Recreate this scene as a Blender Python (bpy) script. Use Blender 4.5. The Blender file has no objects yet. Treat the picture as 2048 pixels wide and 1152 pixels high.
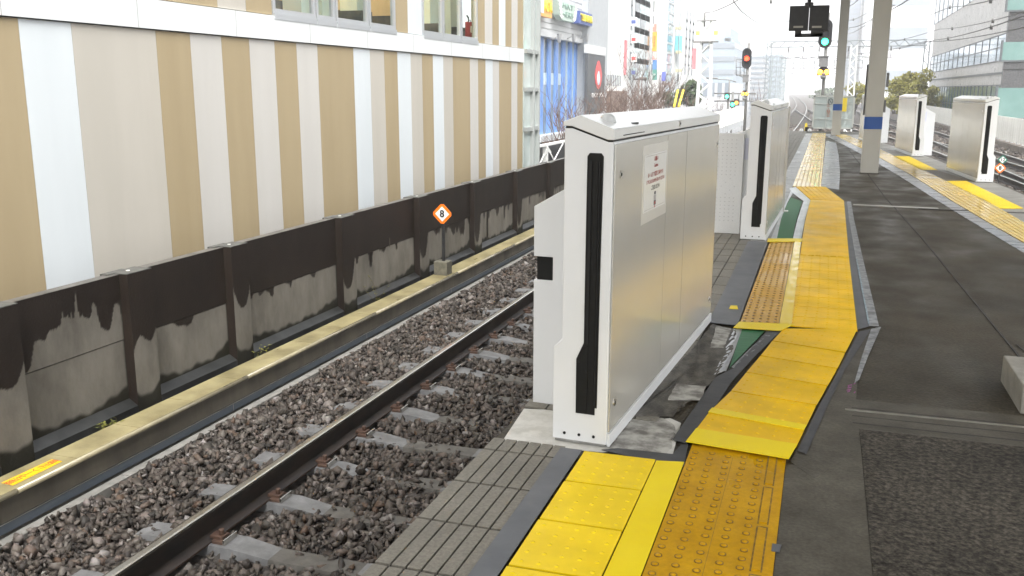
import bpy, bmesh, math, random
import numpy as np
from mathutils import Vector, Matrix
R = math.radians
rng = random.Random(7)
S = bpy.context.scene
COL = S.collection

# ------------------------------------------------------------------ camera
F_PX, CX, CY, H = 1846.0, 1024.0, 576.0, 1.5
PITCH, YAW, ROLL = .212049, .323062, .001472
fw = Vector((-math.sin(YAW) * math.cos(PITCH), math.cos(YAW) * math.cos(PITCH), -math.sin(PITCH)))
rt = Vector((math.cos(YAW), math.sin(YAW), 0)); up = rt.cross(fw)
r2 = math.cos(ROLL) * rt + math.sin(ROLL) * up
u2 = -math.sin(ROLL) * rt + math.cos(ROLL) * up
cd = bpy.data.cameras.new("camera"); cam = bpy.data.objects.new("camera", cd); COL.objects.link(cam)
cd.sensor_width = 36; cd.lens = F_PX / 2048 * 36; cd.clip_start = .05; cd.clip_end = 4000
M = Matrix((r2, u2, -fw)).transposed().to_4x4(); M.translation = Vector((0, 0, H)); cam.matrix_world = M
S.camera = cam

# ------------------------------------------------------------------ light
SUN_EL, SUN_ROT = R(56), R(152)
w = bpy.data.worlds.new("World"); S.world = w; w.use_nodes = True
nt = w.node_tree; nt.nodes.clear()
sky = nt.nodes.new("ShaderNodeTexSky"); sky.sky_type = 'NISHITA'; sky.sun_disc = False
sky.sun_elevation = SUN_EL; sky.sun_rotation = SUN_ROT; sky.air_density = 1.6; sky.dust_density = 6; sky.ozone_density = 1
hs = nt.nodes.new("ShaderNodeHueSaturation"); hs.inputs['Saturation'].default_value = .18
bg = nt.nodes.new("ShaderNodeBackground"); bg.inputs['Strength'].default_value = .15
wo = nt.nodes.new("ShaderNodeOutputWorld")
nt.links.new(sky.outputs[0], hs.inputs['Color']); nt.links.new(hs.outputs[0], bg.inputs['Color']); nt.links.new(bg.outputs[0], wo.inputs[0])
sl = bpy.data.lights.new("sun", 'SUN'); sl.energy = .85; sl.angle = R(50); sl.color = (1, .99, .965)
so = bpy.data.objects.new("sun", sl); COL.objects.link(so)
# light travels from the sun direction (azimuth SUN_ROT from +Y towards +X)
sd = Vector((math.sin(SUN_ROT) * math.cos(SUN_EL), math.cos(SUN_ROT) * math.cos(SUN_EL), math.sin(SUN_EL)))
so.rotation_euler = (-sd).to_track_quat('-Z', 'Y').to_euler()
S.view_settings.view_transform = 'Standard'; S.view_settings.look = 'None'
S.view_settings.exposure = 1.75; S.view_settings.gamma = 1
S.cycles.volume_bounces = 1; S.cycles.max_bounces = 8; S.cycles.transparent_max_bounces = 12

# ------------------------------------------------------------------ helpers
def ray(px, py):
    return r2 * ((px - CX) / F_PX) - u2 * ((py - CY) / F_PX) + fw
C0 = Vector((0, 0, H))
def onz(px, py, z=0.0):
    d = ray(px, py); return C0 + d * ((z - H) / d.z)
def onx(px, py, x):
    d = ray(px, py); return C0 + d * (x / d.x)
def ony(px, py, y):
    d = ray(px, py); return C0 + d * (y / d.y)
def fl(*pts, z=0.0):
    return [tuple(onz(px, py, z)[:2]) for px, py in pts]

def tag(o, label=None, cat=None, group=None, kind=None):
    if label: o['label'] = label
    if cat: o['category'] = cat
    if group: o['group'] = group
    if kind: o['kind'] = kind
    return o
def thing(name, label, cat, loc=(0, 0, 0), rz=0, group=None):
    o = bpy.data.objects.new(name, None); COL.objects.link(o); o.location = loc; o.rotation_euler = (0, 0, rz)
    o.empty_display_size = .1
    return tag(o, label, cat, group)
def copy_tree(o, parent=None):
    c = o.copy(); COL.objects.link(c); c.parent = parent
    for ch in list(o.children): copy_tree(ch, c)
    return c

class MB:
    def __init__(s): s.v = []; s.f = []; s.m = []; s.sm = []
    def add(s, vs, fs, mi=0, smooth=False):
        b = len(s.v); s.v += [tuple(v) for v in vs]
        for f in fs: s.f.append([b + i for i in f]); s.m.append(mi); s.sm.append(smooth)
        return s
    def box(s, x0, x1, y0, y1, z0, z1, mi=0):
        return s.add([(x0,y0,z0),(x1,y0,z0),(x1,y1,z0),(x0,y1,z0),(x0,y0,z1),(x1,y0,z1),(x1,y1,z1),(x0,y1,z1)],
                     [(0,3,2,1),(4,5,6,7),(0,1,5,4),(1,2,6,5),(2,3,7,6),(3,0,4,7)], mi)
    def prism(s, poly, a0, a1, axis='z', mi=0, smooth=False):
        # poly: list of 2d points; axis z: (x,y), y: (x,z), x: (y,z)
        n = len(poly)
        ar = sum(poly[i][0]*poly[(i+1)%n][1]-poly[(i+1)%n][0]*poly[i][1] for i in range(n))
        if (ar < 0) != (axis == 'y'): poly = poly[::-1]
        def P(p, a):
            return (p[0], p[1], a) if axis == 'z' else ((p[0], a, p[1]) if axis == 'y' else (a, p[0], p[1]))
        vs = [P(p, a0) for p in poly] + [P(p, a1) for p in poly]
        s.add(vs, [tuple(range(n))[::-1], tuple(range(n, 2*n))], mi)
        b = len(s.v) - 2*n
        for i in range(n):
            j = (i+1) % n; s.f.append([b+i, b+j, b+n+j, b+n+i]); s.m.append(mi); s.sm.append(smooth)
        return s
    def tube(s, pts, r, n=8, mi=0, r1=None, caps=True):
        pts = [Vector(p) for p in pts]; rings = []; K = len(pts)
        for k, p in enumerate(pts):
            t = (pts[min(k+1, K-1)] - pts[max(k-1, 0)]).normalized()
            a = t.cross(Vector((0, 0, 1)) if abs(t.z) < .95 else Vector((1, 0, 0))).normalized(); b = a.cross(t)
            rr = r if r1 is None else r + (r1 - r) * k / max(K-1, 1)
            rings.append([p + (a*math.cos(2*math.pi*i/n) + b*math.sin(2*math.pi*i/n))*rr for i in range(n)])
        base = len(s.v); s.v += [tuple(q) for ring in rings for q in ring]
        for k in range(K-1):
            for i in range(n):
                j = (i+1) % n
                s.f.append([base+k*n+i, base+(k+1)*n+i, base+(k+1)*n+j, base+k*n+j]); s.m.append(mi); s.sm.append(n > 5)
        if caps:
            s.f.append([base+i for i in range(n)]); s.m.append(mi); s.sm.append(False)
            s.f.append([base+(K-1)*n+i for i in range(n)][::-1]); s.m.append(mi); s.sm.append(False)
        return s
    def dome(s, c, r, h, n=10, k=3, mi=0):
        vs = []; fs = []
        for j in range(k):
            a = j/k*math.pi/2
            for i in range(n):
                t = 2*math.pi*i/n; vs.append((c[0]+r*math.cos(a)*math.cos(t), c[1]+r*math.cos(a)*math.sin(t), c[2]+h*math.sin(a)))
        vs.append((c[0], c[1], c[2]+h))
        for j in range(k-1):
            for i in range(n):
                fs.append((j*n+i, j*n+(i+1)%n, (j+1)*n+(i+1)%n, (j+1)*n+i))
        for i in range(n): fs.append(((k-1)*n+i, (k-1)*n+(i+1)%n, len(vs)-1))
        return s.add(vs, fs, mi, True)
    def build(s, name, mats, parent=None, bevel=0, loc=None):
        me = bpy.data.meshes.new(name); me.from_pydata(s.v, [], s.f)
        if not isinstance(mats, (list, tuple)): mats = [mats]
        for m in mats: me.materials.append(m)
        me.polygons.foreach_set('material_index', s.m); me.polygons.foreach_set('use_smooth', s.sm); me.update()
        o = bpy.data.objects.new(name, me); COL.objects.link(o)
        if parent is not None: o.parent = parent
        if loc: o.location = loc
        if bevel:
            b = o.modifiers.new('bevel', 'BEVEL'); b.width = bevel; b.segments = 2; b.limit_method = 'ANGLE'; b.angle_limit = R(35)
        return o

def text_mesh(name, body, size, mat, parent, mw, extrude=.001, spacing=1.0, vertical=False, offset=0):
    cu = bpy.data.curves.new(name, 'FONT'); cu.body = "\n".join(body) if vertical else body
    cu.size = size; cu.offset = offset; cu.align_x = 'CENTER'; cu.align_y = 'CENTER'; cu.extrude = extrude; cu.space_character = spacing; cu.resolution_u = 3
    t = bpy.data.objects.new(name, cu); COL.objects.link(t)
    dg = bpy.context.evaluated_depsgraph_get(); me = bpy.data.meshes.new_from_object(t.evaluated_get(dg))
    bpy.data.objects.remove(t); bpy.data.curves.remove(cu)
    me.materials.clear(); me.materials.append(mat)
    o = bpy.data.objects.new(name, me); COL.objects.link(o); o.parent = parent; o.matrix_local = mw
    return o
def fit_text(parent, body, m, origin, ex, ez, w_, h_, ext=.02):
    o = text_mesh('lettering', body, 1.0, m, parent, Matrix.Identity(4), extrude=ext)
    xs = [v.co.x for v in o.data.vertices]; ys = [v.co.y for v in o.data.vertices]; sx, sy = w_/(max(xs)-min(xs)), h_/(max(ys)-min(ys)); mx, my = (max(xs)+min(xs))/2, (max(ys)+min(ys))/2
    for v in o.data.vertices: v.co = ((v.co.x-mx)*sx, (v.co.y-my)*sy, v.co.z)
    o.matrix_local = frame(origin, ex, ez); return o
def frame(origin, ex, ez):
    """matrix whose local x is ex, local y (text up) is ez, at origin"""
    ex = Vector(ex).normalized(); ez = Vector(ez).normalized(); n = ex.cross(ez)
    m = Matrix((ex, ez, n)).transposed().to_4x4(); m.translation = Vector(origin); return m

# ------------------------------------------------------------------ materials
def lin(r, g, b):
    f = lambda c: (c/255/12.92) if c/255 <= .04045 else ((c/255+.055)/1.055)**2.4
    return (f(r), f(g), f(b), 1)
MATS = {}
def mat(name, c1, c2=None, rough=.6, metal=0, scale=8, detail=5, bump=0, bscale=None, rvar=0, stretch=(1,1,1), ramp=(.35,.65), coat=0, emit=None, estr=0, spec=None, coords='pos', grain=None, blot=None):
    m = bpy.data.materials.new(name); m.use_nodes = True; n = m.node_tree.nodes; l = m.node_tree.links
    b = n['Principled BSDF']; c1 = tuple(c1)+((1,) if len(c1) == 3 else ())
    b.inputs['Base Color'].default_value = c1; b.inputs['Roughness'].default_value = rough; b.inputs['Metallic'].default_value = metal
    if coat: b.inputs['Coat Weight'].default_value = coat; b.inputs['Coat Roughness'].default_value = .12
    if spec is not None: b.inputs['Specular IOR Level'].default_value = spec
    if emit: b.inputs['Emission Color'].default_value = tuple(emit)+(1,); b.inputs['Emission Strength'].default_value = estr
    if c2 is not None or bump or rvar:
        g = n.new('ShaderNodeNewGeometry') if coords == 'pos' else n.new('ShaderNodeTexCoord')
        mp = n.new('ShaderNodeMapping'); mp.inputs['Scale'].default_value = stretch
        l.new(g.outputs['Position' if coords == 'pos' else 'Object'], mp.inputs[0])
        tx = n.new('ShaderNodeTexNoise'); tx.inputs['Scale'].default_value = scale; tx.inputs['Detail'].default_value = detail; tx.inputs['Roughness'].default_value = .62
        l.new(mp.outputs[0], tx.inputs['Vector'])
        if c2 is not None:
            c2 = tuple(c2)+((1,) if len(c2) == 3 else ())
            cr = n.new('ShaderNodeValToRGB'); cr.color_ramp.elements[0].position = ramp[0]; cr.color_ramp.elements[1].position = ramp[1]
            cr.color_ramp.elements[0].color = c1; cr.color_ramp.elements[1].color = c2
            l.new(tx.outputs['Fac'], cr.inputs[0]); l.new(cr.outputs[0], b.inputs['Base Color'])
        if rvar:
            mr = n.new('ShaderNodeMapRange'); mr.inputs['From Min'].default_value = .3; mr.inputs['From Max'].default_value = .7
            mr.inputs['To Min'].default_value = max(rough-rvar, .04); mr.inputs['To Max'].default_value = min(rough+rvar, 1)
            t2 = n.new('ShaderNodeTexNoise'); t2.inputs['Scale'].default_value = 2.3; t2.inputs['Detail'].default_value = 4
            l.new(mp.outputs[0], t2.inputs['Vector']); l.new(t2.outputs['Fac'], mr.inputs[0]); l.new(mr.outputs[0], b.inputs['Roughness'])
        if bump:
            bp = n.new('ShaderNodeBump'); bp.inputs['Strength'].default_value = bump; bp.inputs['Distance'].default_value = .01
            tb = tx
            if bscale:
                tb = n.new('ShaderNodeTexNoise'); tb.inputs['Scale'].default_value = bscale; tb.inputs['Detail'].default_value = 4
                l.new(mp.outputs[0], tb.inputs['Vector'])
            l.new(tb.outputs['Fac'], bp.inputs['Height']); l.new(bp.outputs[0], b.inputs['Normal'])
    for sc_, am_, dt_ in [g_ for g_ in (grain, blot) if g_]:
        src = b.inputs['Base Color'].links[0].from_socket if b.inputs['Base Color'].links else None
        gn = n.new('ShaderNodeNewGeometry'); tn = n.new('ShaderNodeTexNoise'); tn.inputs['Scale'].default_value = sc_; tn.inputs['Detail'].default_value = dt_; tn.inputs['Roughness'].default_value = .6
        l.new(gn.outputs['Position'], tn.inputs['Vector']); mr = n.new('ShaderNodeMapRange'); mr.inputs['From Min'].default_value = .32; mr.inputs['From Max'].default_value = .68; mr.inputs['To Min'].default_value = 1-am_; mr.inputs['To Max'].default_value = 1+am_
        l.new(tn.outputs['Fac'], mr.inputs[0]); mx = n.new('ShaderNodeMix'); mx.data_type = 'RGBA'; mx.blend_type = 'MULTIPLY'; mx.inputs[0].default_value = 1; mx.clamp_result = False
        if src: l.new(src, mx.inputs[6])
        else: mx.inputs[6].default_value = c1
        l.new(mr.outputs[0], mx.inputs[7]); l.new(mx.outputs[2], b.inputs['Base Color'])
    MATS[name] = m; return m
def glass(name, tint=(.85,.92,.9), refl=.18, rough=.02, dens=1.0):
    m = bpy.data.materials.new(name); m.use_nodes = True; n = m.node_tree.nodes; l = m.node_tree.links; n.clear()
    t = n.new('ShaderNodeBsdfTransparent'); t.inputs[0].default_value = tuple(c*dens for c in tint)+(1,)
    g = n.new('ShaderNodeBsdfGlossy'); g.inputs[0].default_value = (.9,.95,.95,1); g.inputs['Roughness'].default_value = rough
    fr = n.new('ShaderNodeLayerWeight'); fr.inputs[0].default_value = .35
    mr = n.new('ShaderNodeMapRange'); mr.inputs['To Min'].default_value = refl*.5; mr.inputs['To Max'].default_value = min(refl*3, .9)
    l.new(fr.outputs['Fresnel'], mr.inputs[0])
    x = n.new('ShaderNodeMixShader'); l.new(mr.outputs[0], x.inputs[0]); l.new(t.outputs[0], x.inputs[1]); l.new(g.outputs[0], x.inputs[2])
    o = n.new('ShaderNodeOutputMaterial'); l.new(x.outputs[0], o.inputs[0]); return m

m_deck = mat('deck_concrete', (.025,.0205,.0135), (.070,.059,.041), rough=.5, scale=3.2, detail=12, bump=.3, bscale=70, rvar=.2, stretch=(.9,.6,1), spec=.22, ramp=(.18,.84), grain=(55,.55,6), blot=(.9,.25,5))
m_deck_rough = mat('deck_rough', (.018,.0155,.012), (.112,.099,.078), rough=.75, scale=42, detail=14, bump=.5, bscale=120, ramp=(.36,.74), spec=.15, grain=(85,.5,4), blot=(1.6,.3,5))
m_deck_smooth = mat('deck_mortar', (.056,.050,.039), (.100,.091,.072), rough=.5, scale=6, detail=12, bump=.15, bscale=80, rvar=.15, spec=.2, ramp=(.3,.7), grain=(80,.22,4), blot=(2.2,.18,6))
m_edge = mat('edge_tile', (.125,.115,.094), (.215,.20,.165), rough=.6, scale=70, detail=8, bump=.25, bscale=150, ramp=(.3,.7), blot=(2.5,.18,5))
m_groove = mat('groove_dark', (.025,.022,.02), (.05,.045,.04), rough=.9, scale=30)  # one dark tone for groove floors, joints and the gutter bed
m_pad = mat('pad_mortar', (.42,.41,.37), (.62,.61,.57), rough=.7, scale=9, detail=9, bump=.2, bscale=60, ramp=(.3,.6))
m_pad2 = mat('pad_mortar_worn', (.16,.15,.135), (.46,.45,.41), rough=.65, scale=12, detail=9, bump=.2, ramp=(.38,.62))
m_tape = mat('grey_tape', (.080,.086,.098), (.115,.120,.130), rough=.45, scale=5, bump=.15, bscale=14)
m_tape_dark = mat('dark_tape', (.040,.042,.046), (.062,.064,.069), rough=.5, scale=5, bump=.2, bscale=18)
m_silver = mat('silver_tape', (.42,.44,.47), (.62,.64,.67), rough=.28, metal=.55, scale=6, bump=.6, bscale=16, stretch=(1,.35,1))
m_clear = mat('worn_tape', (.13,.135,.14), (.30,.31,.32), rough=.4, scale=14, bump=.4, bscale=25, ramp=(.4,.62))
m_ymat = mat('yellow_mat', (.82,.575,.008), (.86,.62,.012), spec=.22, blot=(4,.10,6), rough=.42, scale=3, bump=.06, bscale=7)
m_ymat2 = mat('yellow_mat_deep', (.76,.45,.001), (.83,.51,.002), spec=.22, blot=(3.5,.13,7), rough=.38, scale=2.5, bump=.1, bscale=6, rvar=.1)
m_ytape = mat('yellow_tape', (.80,.60,.005), (.84,.65,.01), spec=.22, rough=.35, scale=3, bump=.25, bscale=9)
m_ytac = mat('old_tactile', (.45,.235,.0004), (.55,.30,.001), spec=.22, blot=(1.4,.10,8), grain=(60,.10,5), rough=.4, scale=5, detail=8, bump=.1, bscale=40, rvar=.15)
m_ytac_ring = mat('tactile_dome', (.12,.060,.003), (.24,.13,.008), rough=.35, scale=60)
m_yline = mat('tactile_line', (.10,.06,.02), (.30,.18,.03), rough=.7, scale=40)  # dark lines drawn around the raised bars
m_ystripe = mat('tactile_bar', (.66,.46,.10), (.72,.52,.14), rough=.22, scale=6, rvar=.1)
m_ygap = mat('tactile_gap', (.42,.24,.02), (.5,.3,.03), rough=.4, scale=8)
m_green = mat('green_paint', (.015,.11,.04), (.03,.17,.07), rough=.5, scale=6, stretch=(.5,6,1), bump=.1)
m_steelstrip = mat('steel_strip', (.55,.53,.48), (.4,.38,.34), rough=.3, metal=.8, scale=10)
m_white = mat('white_enamel', (.70,.715,.72), (.74,.75,.75), rough=.32, scale=2, coat=.3)
m_cap = mat('cap_enamel', (.70,.71,.69), (.74,.745,.73), rough=.22, scale=2, coat=.5)
m_cream = mat('satin_panel', (.60,.585,.535), (.63,.615,.565), rough=.2, metal=.42, scale=2, coat=.0)
m_seam = mat('seam_black', (.012,.012,.012), rough=.7)
m_rubber = mat('black_rubber', (.007,.007,.0065), (.011,.011,.010), rough=.55, scale=20, spec=.2)
m_rubber2 = mat('black_seal', (.014,.014,.014), rough=.6, spec=.25)
m_steel = mat('brushed_steel', (.62,.6,.56), rough=.3, metal=1)
m_paper = mat('paper', (.70,.70,.66), (.74,.74,.70), rough=.35, scale=4, coat=.4)
m_film = mat('clear_film', (.64,.62,.57), (.68,.66,.6), rough=.25, scale=4, coat=.5)
m_inkr = mat('red_ink', (.35,.05,.035), rough=.6)
m_inkk = mat('black_ink', (.05,.045,.04), rough=.6)
m_inko = mat('orange_ink', (.75,.13,.01), rough=.6)
m_perf = mat('perforated', (.74,.75,.75), (.78,.79,.79), rough=.4, scale=120, detail=1)

# ------------------------------------------------------------------ the platform deck
G0 = dict(kind='structure')
def redge(y):
    P = [(-8,3.75),(3,3.42),(10,3.1),(15.3,2.86),(16.8,2.77),(21.6,2.42),(23.9,2.28),(28.4,1.70),(31,1.42),(36.6,1.12),(60,.9)]
    for (a, xa), (b, xb) in zip(P, P[1:]):
        if y <= b: return xa + (xb-xa)*(y-a)/(b-a)
    return P[-1][1]
EDGE = -1.281; END = 36.4
ys = [-8,3,10,15.3,16.8,21.6,23.9,28.4,31,END]
deck = MB(); deck.prism([(EDGE,-8)]+[(redge(y), y) for y in ys]+[(EDGE, END)], -.32, 0.0)
tag(deck.build('platform', [m_deck]), kind='structure')
base = MB(); base.prism([(-.95,-8)]+[(redge(y)-.3, y) for y in ys]+[(-.95, END-.3)], -1.6, -.322)
tag(base.build('platform_base', [mat('base_concrete', (.10,.095,.09), (.17,.16,.15), rough=.8, scale=3, bump=.2)]), kind='structure')

def sheet(name, poly, z, m, label=None, cat=None, group=None, kind=None, th=.003):
    b = MB(); b.prism(list(poly), z-th, z); o = b.build(name, [m]); return tag(o, label, cat, group, kind)

def ragged(name, pts, z, m, seed, amp=.012):
    r = random.Random(seed); P = fl(*pts); out = []
    for (xa, ya), (xb, yb) in zip(P, P[1:]+P[:1]):
        n = max(2, int(math.hypot(xb-xa, yb-ya)/.03))
        for k in range(n): f = k/n; out.append((xa+(xb-xa)*f+r.uniform(-amp,amp), ya+(yb-ya)*f+r.uniform(-amp,amp)))
    b = MB(); m_ = len(out); cx_ = sum(p[0] for p in out)/m_; cy_ = sum(p[1] for p in out)/m_
    b.add([(x, y, z) for x, y in out]+[(cx_, cy_, z)], [(k, (k+1) % m_, m_) for k in range(m_)])
    return tag(b.build(name, [m]), kind='structure')
# grooved edge tiles: slabs with gaps, one structure
def edge_tiles(name, y0, y1, x0, x1, pitch=.339, phase=2.434):
    b = MB(); b.box(x0+.004, x1, y0, y1, .001, .004, 1)
    k0 = math.floor((y0-phase)/pitch); y = phase + k0*pitch
    ng = 6; wd = (x1-x0)/ng
    while y < y1:
        a, c = max(y+.007, y0), min(y+pitch-.007, y1)
        if c > a:
            for i in range(ng): b.box(x0+i*wd+.004*(i>0), x0+(i+1)*wd-.004, a, c, .002, .0125)
        y += pitch
    return tag(b.build(name, [m_edge, m_groove]), kind='structure')
edge_tiles('edge_paving', -3, 3.585, EDGE, -.955)
edge_tiles('edge_paving', 4.02, 36.2, EDGE, -.64 - .0)
# the mortar strip and the rough field to the right, with their joints
sheet('mortar_strip', [(-.06,-5),(.236,-5),(.236,4.15),(.20,4.15),(-.02,3.72),(-.06,3.70)], .004, m_deck_smooth, kind='structure')
sheet('rough_field', [(.238,-5),(3.2,-5),(3.0,4.23),(.238,4.23)], .004, m_deck_rough, kind='structure')
sheet('mortar_patch', fl((1580,925),(1610,865),(1660,772),(1716,664),(1760,658),(1728,730),(1715,765),(1712,800))+[(.237,4.2),(.2,3.9),(.05,3.6)], .0046, m_deck_smooth, kind='structure')
# expansion joints across
for y0, y1, m, z in ((4.23,4.30,m_deck_smooth,.0042),(4.30,4.312,m_groove,.005),(4.312,4.40,m_deck_smooth,.0042),(4.40,4.412,m_groove,.005),(4.412,4.52,m_deck_smooth,.0042),(4.52,4.53,m_groove,.005),(4.53,4.66,m_deck_smooth,.0042)):
    sheet('joint_strip', [(.21,y0),(3.3,y0),(3.3,y1),(.21,y1)], z, m, kind='structure')
sheet('joint_strip', [(.18,4.475),(1.05,4.487),(1.05,4.503),(.18,4.497)], .0065, m_steelstrip, kind='structure')
sheet('joint_strip', [(.40,12.86),(2.2,12.86),(2.2,13.30),(.40,13.30)], .0042, m_deck_smooth, kind='structure')
sheet('joint_strip', [(.42,13.02),(1.45,12.95),(1.45,13.06),(.42,13.12)], .006, mat('worn_strip', (.3,.29,.26), (.42,.4,.36), rough=.35, scale=8), kind='structure')
sheet('joint_strip', [(1.2,12.84),(2.9,12.80),(2.9,12.86),(1.2,12.89)], .0105, m_groove, kind='structure')
def line_strip(name, pts, wd, z, m):
    b = MB()
    for (xa, ya), (xb, yb) in zip(pts, pts[1:]):
        b.prism([(xa-wd/2,ya),(xa+wd/2,ya),(xb+wd/2,yb),(xb-wd/2,yb)], z-.003, z)
    return tag(b.build(name, [m]), kind='structure')
line_strip('joint_line', [(1.16,5.2),(1.023,10.25),(.87,14.14),(.775,18.4),(.60,25)], .012, .0045, m_groove)
line_strip('joint_line', [(1.18,6.05),(1.5,3.0)], .01, .0047, m_groove)
sheet('mortar_strip', fl((1641.7,374),(1678,380),(1680,345),(1677,310),(1672,285),(1652,282)), .004, mat('pale_mortar', (.22,.23,.25), (.30,.31,.33), rough=.3, scale=8, rvar=.1, stretch=(1,3,1)), kind='structure')
m_pale = MATS['pale_mortar']
sheet('mortar_strip', [(-.64,9.45),(-.455,9.45),(-.43,15.2),(-.43,34),(-.64,34)], .0138, mat('grey_mortar', (.16,.16,.155), (.24,.24,.235), rough=.35, scale=6, rvar=.1), kind='structure')

# tactile strip on the far left: long bars
def bars(name, path, widths, z, label, cat, group=None):
    """path: list of (xl, xr, y): bars spread between xl and xr"""
    b = MB(); n = len(widths)
    for (l0, r0, y0), (l1, r1, y1) in zip(path, path[1:]):
        b.prism([(l0,y0),(r0,y0),(r1,y1),(l1,y1)], z-.004, z, mi=1)
        for a, c in widths:
            b.prism([(l0+(r0-l0)*a,y0),(l0+(r0-l0)*c,y0),(l1+(r1-l1)*c,y1),(l1+(r1-l1)*a,y1)], z-.001, z+.005)
    o = b.build(name, [m_ystripe, m_ygap]); return tag(o, label, cat, group)
SIX = [(.0,.115),(.14,.27),(.30,.43),(.46,.585),(.615,.74),(.765,.90),(.925,1)]
bars('tactile_strip', [(-.432,-.008,15.2),(-.425,.0,22),(-.42,.012,30),(-.42,.02,34.5)], SIX, .0085,
     'pale yellow ribbed strip running straight to the platform end beyond the bent mats', 'tactile strip')
L = fl((2048,487),(1922,414.6),(1830.7,355.4),(1760,316.3),(1720,296),(1690,281)); Q = fl((2048,447),(1998.7,416.6),(1893.7,364),(1782,309.6),(1735,287),(1699,273))
def at_y(P, y):
    P = sorted(P, key=lambda p: p[1])
    for (xa, ya), (xb, yb) in zip(P, P[1:]):
        if y <= yb: return xa+(xb-xa)*(y-ya)/(yb-ya)
    (xa, ya), (xb, yb) = P[-2:]; return xa+(xb-xa)*(y-ya)/(yb-ya)
YS = [9.6, 12, 14, 16, 18, 20, 23, 26, 29, 32, 34]
bars('tactile_strip', [(at_y(L, y), at_y(Q, y), y) for y in YS], SIX, .0085,
     'yellow ribbed strip slanting along the right side past the two square columns', 'tactile strip')
gi = fl((2048,507),(1899.4,417.5),(1800,353),(1740,318),(1690,291),(1676,284))
sheet('mortar_strip', [(at_y(L, y)-.004, y) for y in YS] + [(at_y(gi, y), y) for y in YS[::-1]], .0045, m_pale, kind='structure')
sheet('mortar_strip', [(at_y(Q, y)+.006, y) for y in YS] + [(redge(y)-.05, y) for y in YS[::-1]], .0035, mat('edge_mortar', (.19,.18,.16), (.27,.26,.235), rough=.45, scale=5, detail=8, rvar=.15), kind='structure')

# ------------------------------------------------------------------ mats, tapes, paint
def mat_mesh(quad, z, domes=(5,5), barred=False, th=.007, sag=.0):
    """quad: near-left, near-right, far-right, far-left"""
    b = MB(); a, c, d, e = [Vector((p[0], p[1])) for p in quad]
    n = 6; vs = []
    for j in range(n+1):
        for i in range(n+1):
            u, v = i/n, j/n; p = (a*(1-u)+c*u)*(1-v)+(e*(1-u)+d*u)*v
            lift = sag*((2*v-1)**4)*(.4+.6*u)
            vs.append((p.x, p.y, z+lift))
    m = (n+1)**2; vs += [(x, y, zz-th) for x, y, zz in vs]
    fs = []
    for j in range(n):
        for i in range(n):
            k = j*(n+1)+i; fs.append((k, k+1, k+n+2, k+n+1)); 
    for i in range(n):
        for k0, k1 in ((i, i+1), (n*(n+1)+i+1, n*(n+1)+i)): fs.append((k0+m, k1+m, k1, k0))
        for k0, k1 in (((i+1)*(n+1)+n-(n+1)+0, 0),): pass
    for j in range(n):
        k0, k1 = j*(n+1), (j+1)*(n+1); fs.append((k1+m, k0+m, k0, k1))
        k0, k1 = j*(n+1)+n, (j+1)*(n+1)+n; fs.append((k0+m, k1+m, k1, k0))
    b.add(vs, fs)
    for j in range(domes[1]):
        for i in range(domes[0]):
            u, v = (i+.5)/domes[0], (j+.5)/domes[1]; p = (a*(1-u)+c*u)*(1-v)+(e*(1-u)+d*u)*v
            b.dome((p.x, p.y, z+sag*((2*v-1)**4)*(.4+.6*u)-.0005), .0095, .004, 8, 2)
    if barred:
        for i in range(6):
            u0, u1 = (i+.12)/6.6, (i+.88)/6.6
            q = [a*(1-u0)+c*u0, a*(1-u1)+c*u1, e*(1-u1)+d*u1, e*(1-u0)+d*u0]
            b.prism([(p.x, p.y) for p in q], z-.002, z+.005)
    return b
MG = 'yellow rubber mats laid over the platform edge'
yj = [1.87, 2.205, 2.552, 2.896, 3.241, 3.562]
NEAR = ['bright yellow dotted mat cut off by the bottom picture edge', 'bright yellow dotted mat second up from the bottom edge, beside grooved paving',
        'bright yellow dotted mat third up from the bottom edge, beside grooved paving', 'bright yellow dotted mat touching the dark tape right in front of the white gate']
for k in range(5):
    q = [(-.866,yj[k]+.006),(-.570,yj[k]+.008),(-.570,yj[k+1]-.005),(-.868,yj[k+1]-.007)]
    if k == 0: continue
    tag(mat_mesh(q, .0145, sag=.002).build('rubber_mat', [m_ymat]), NEAR[k-1], 'mat', MG)
sheet('tape_strip', [(-.955,1.2),(-.872,1.2),(-.880,3.56),(-.972,3.56)], .0165, m_tape, 'blue grey tape strip between the grooved paving and the near yellow mats', 'tape')
sheet('tape_strip', [(-.562,1.2),(-.452,1.2),(-.456,3.585),(-.566,3.562)], .0105, m_ytape, 'smooth lemon yellow tape strip between the near mats and the worn dotted tactile paving', 'tape')
# old dotted tactile paving, near
b = MB(); b.box(-.451,-.062,-1,3.80,.001,.007,0)
y = 1.0; 
while y < 3.74:
    for i in range(5):
        cx = -.425 + i*.0655 + rng.uniform(-.002,.002); cy = y + .012*(i % 2)
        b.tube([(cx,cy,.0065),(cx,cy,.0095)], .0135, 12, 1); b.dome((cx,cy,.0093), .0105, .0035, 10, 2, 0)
    y += .0615
for k in range(8):
    y0 = 1.05 + k*.345
    b.box(-.134,-.1285,y0,y0+.32,.006,.0078,2); b.box(-.1005,-.095,y0,y0+.32,.006,.0078,2); b.box(-.1285,-.1005,y0+.01,y0+.31,.006,.0105,0)
    b.box(-.134,-.095,y0+.321,y0+.328,.006,.0076,2)
b.box(-.2725,-.271,-1,3.7,.006,.0074,2)
tag(b.build('tactile_paving', [m_ytac, m_ytac_ring, m_yline]), 'worn ochre dotted tactile paving at the bottom of the picture', 'tactile paving')
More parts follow.
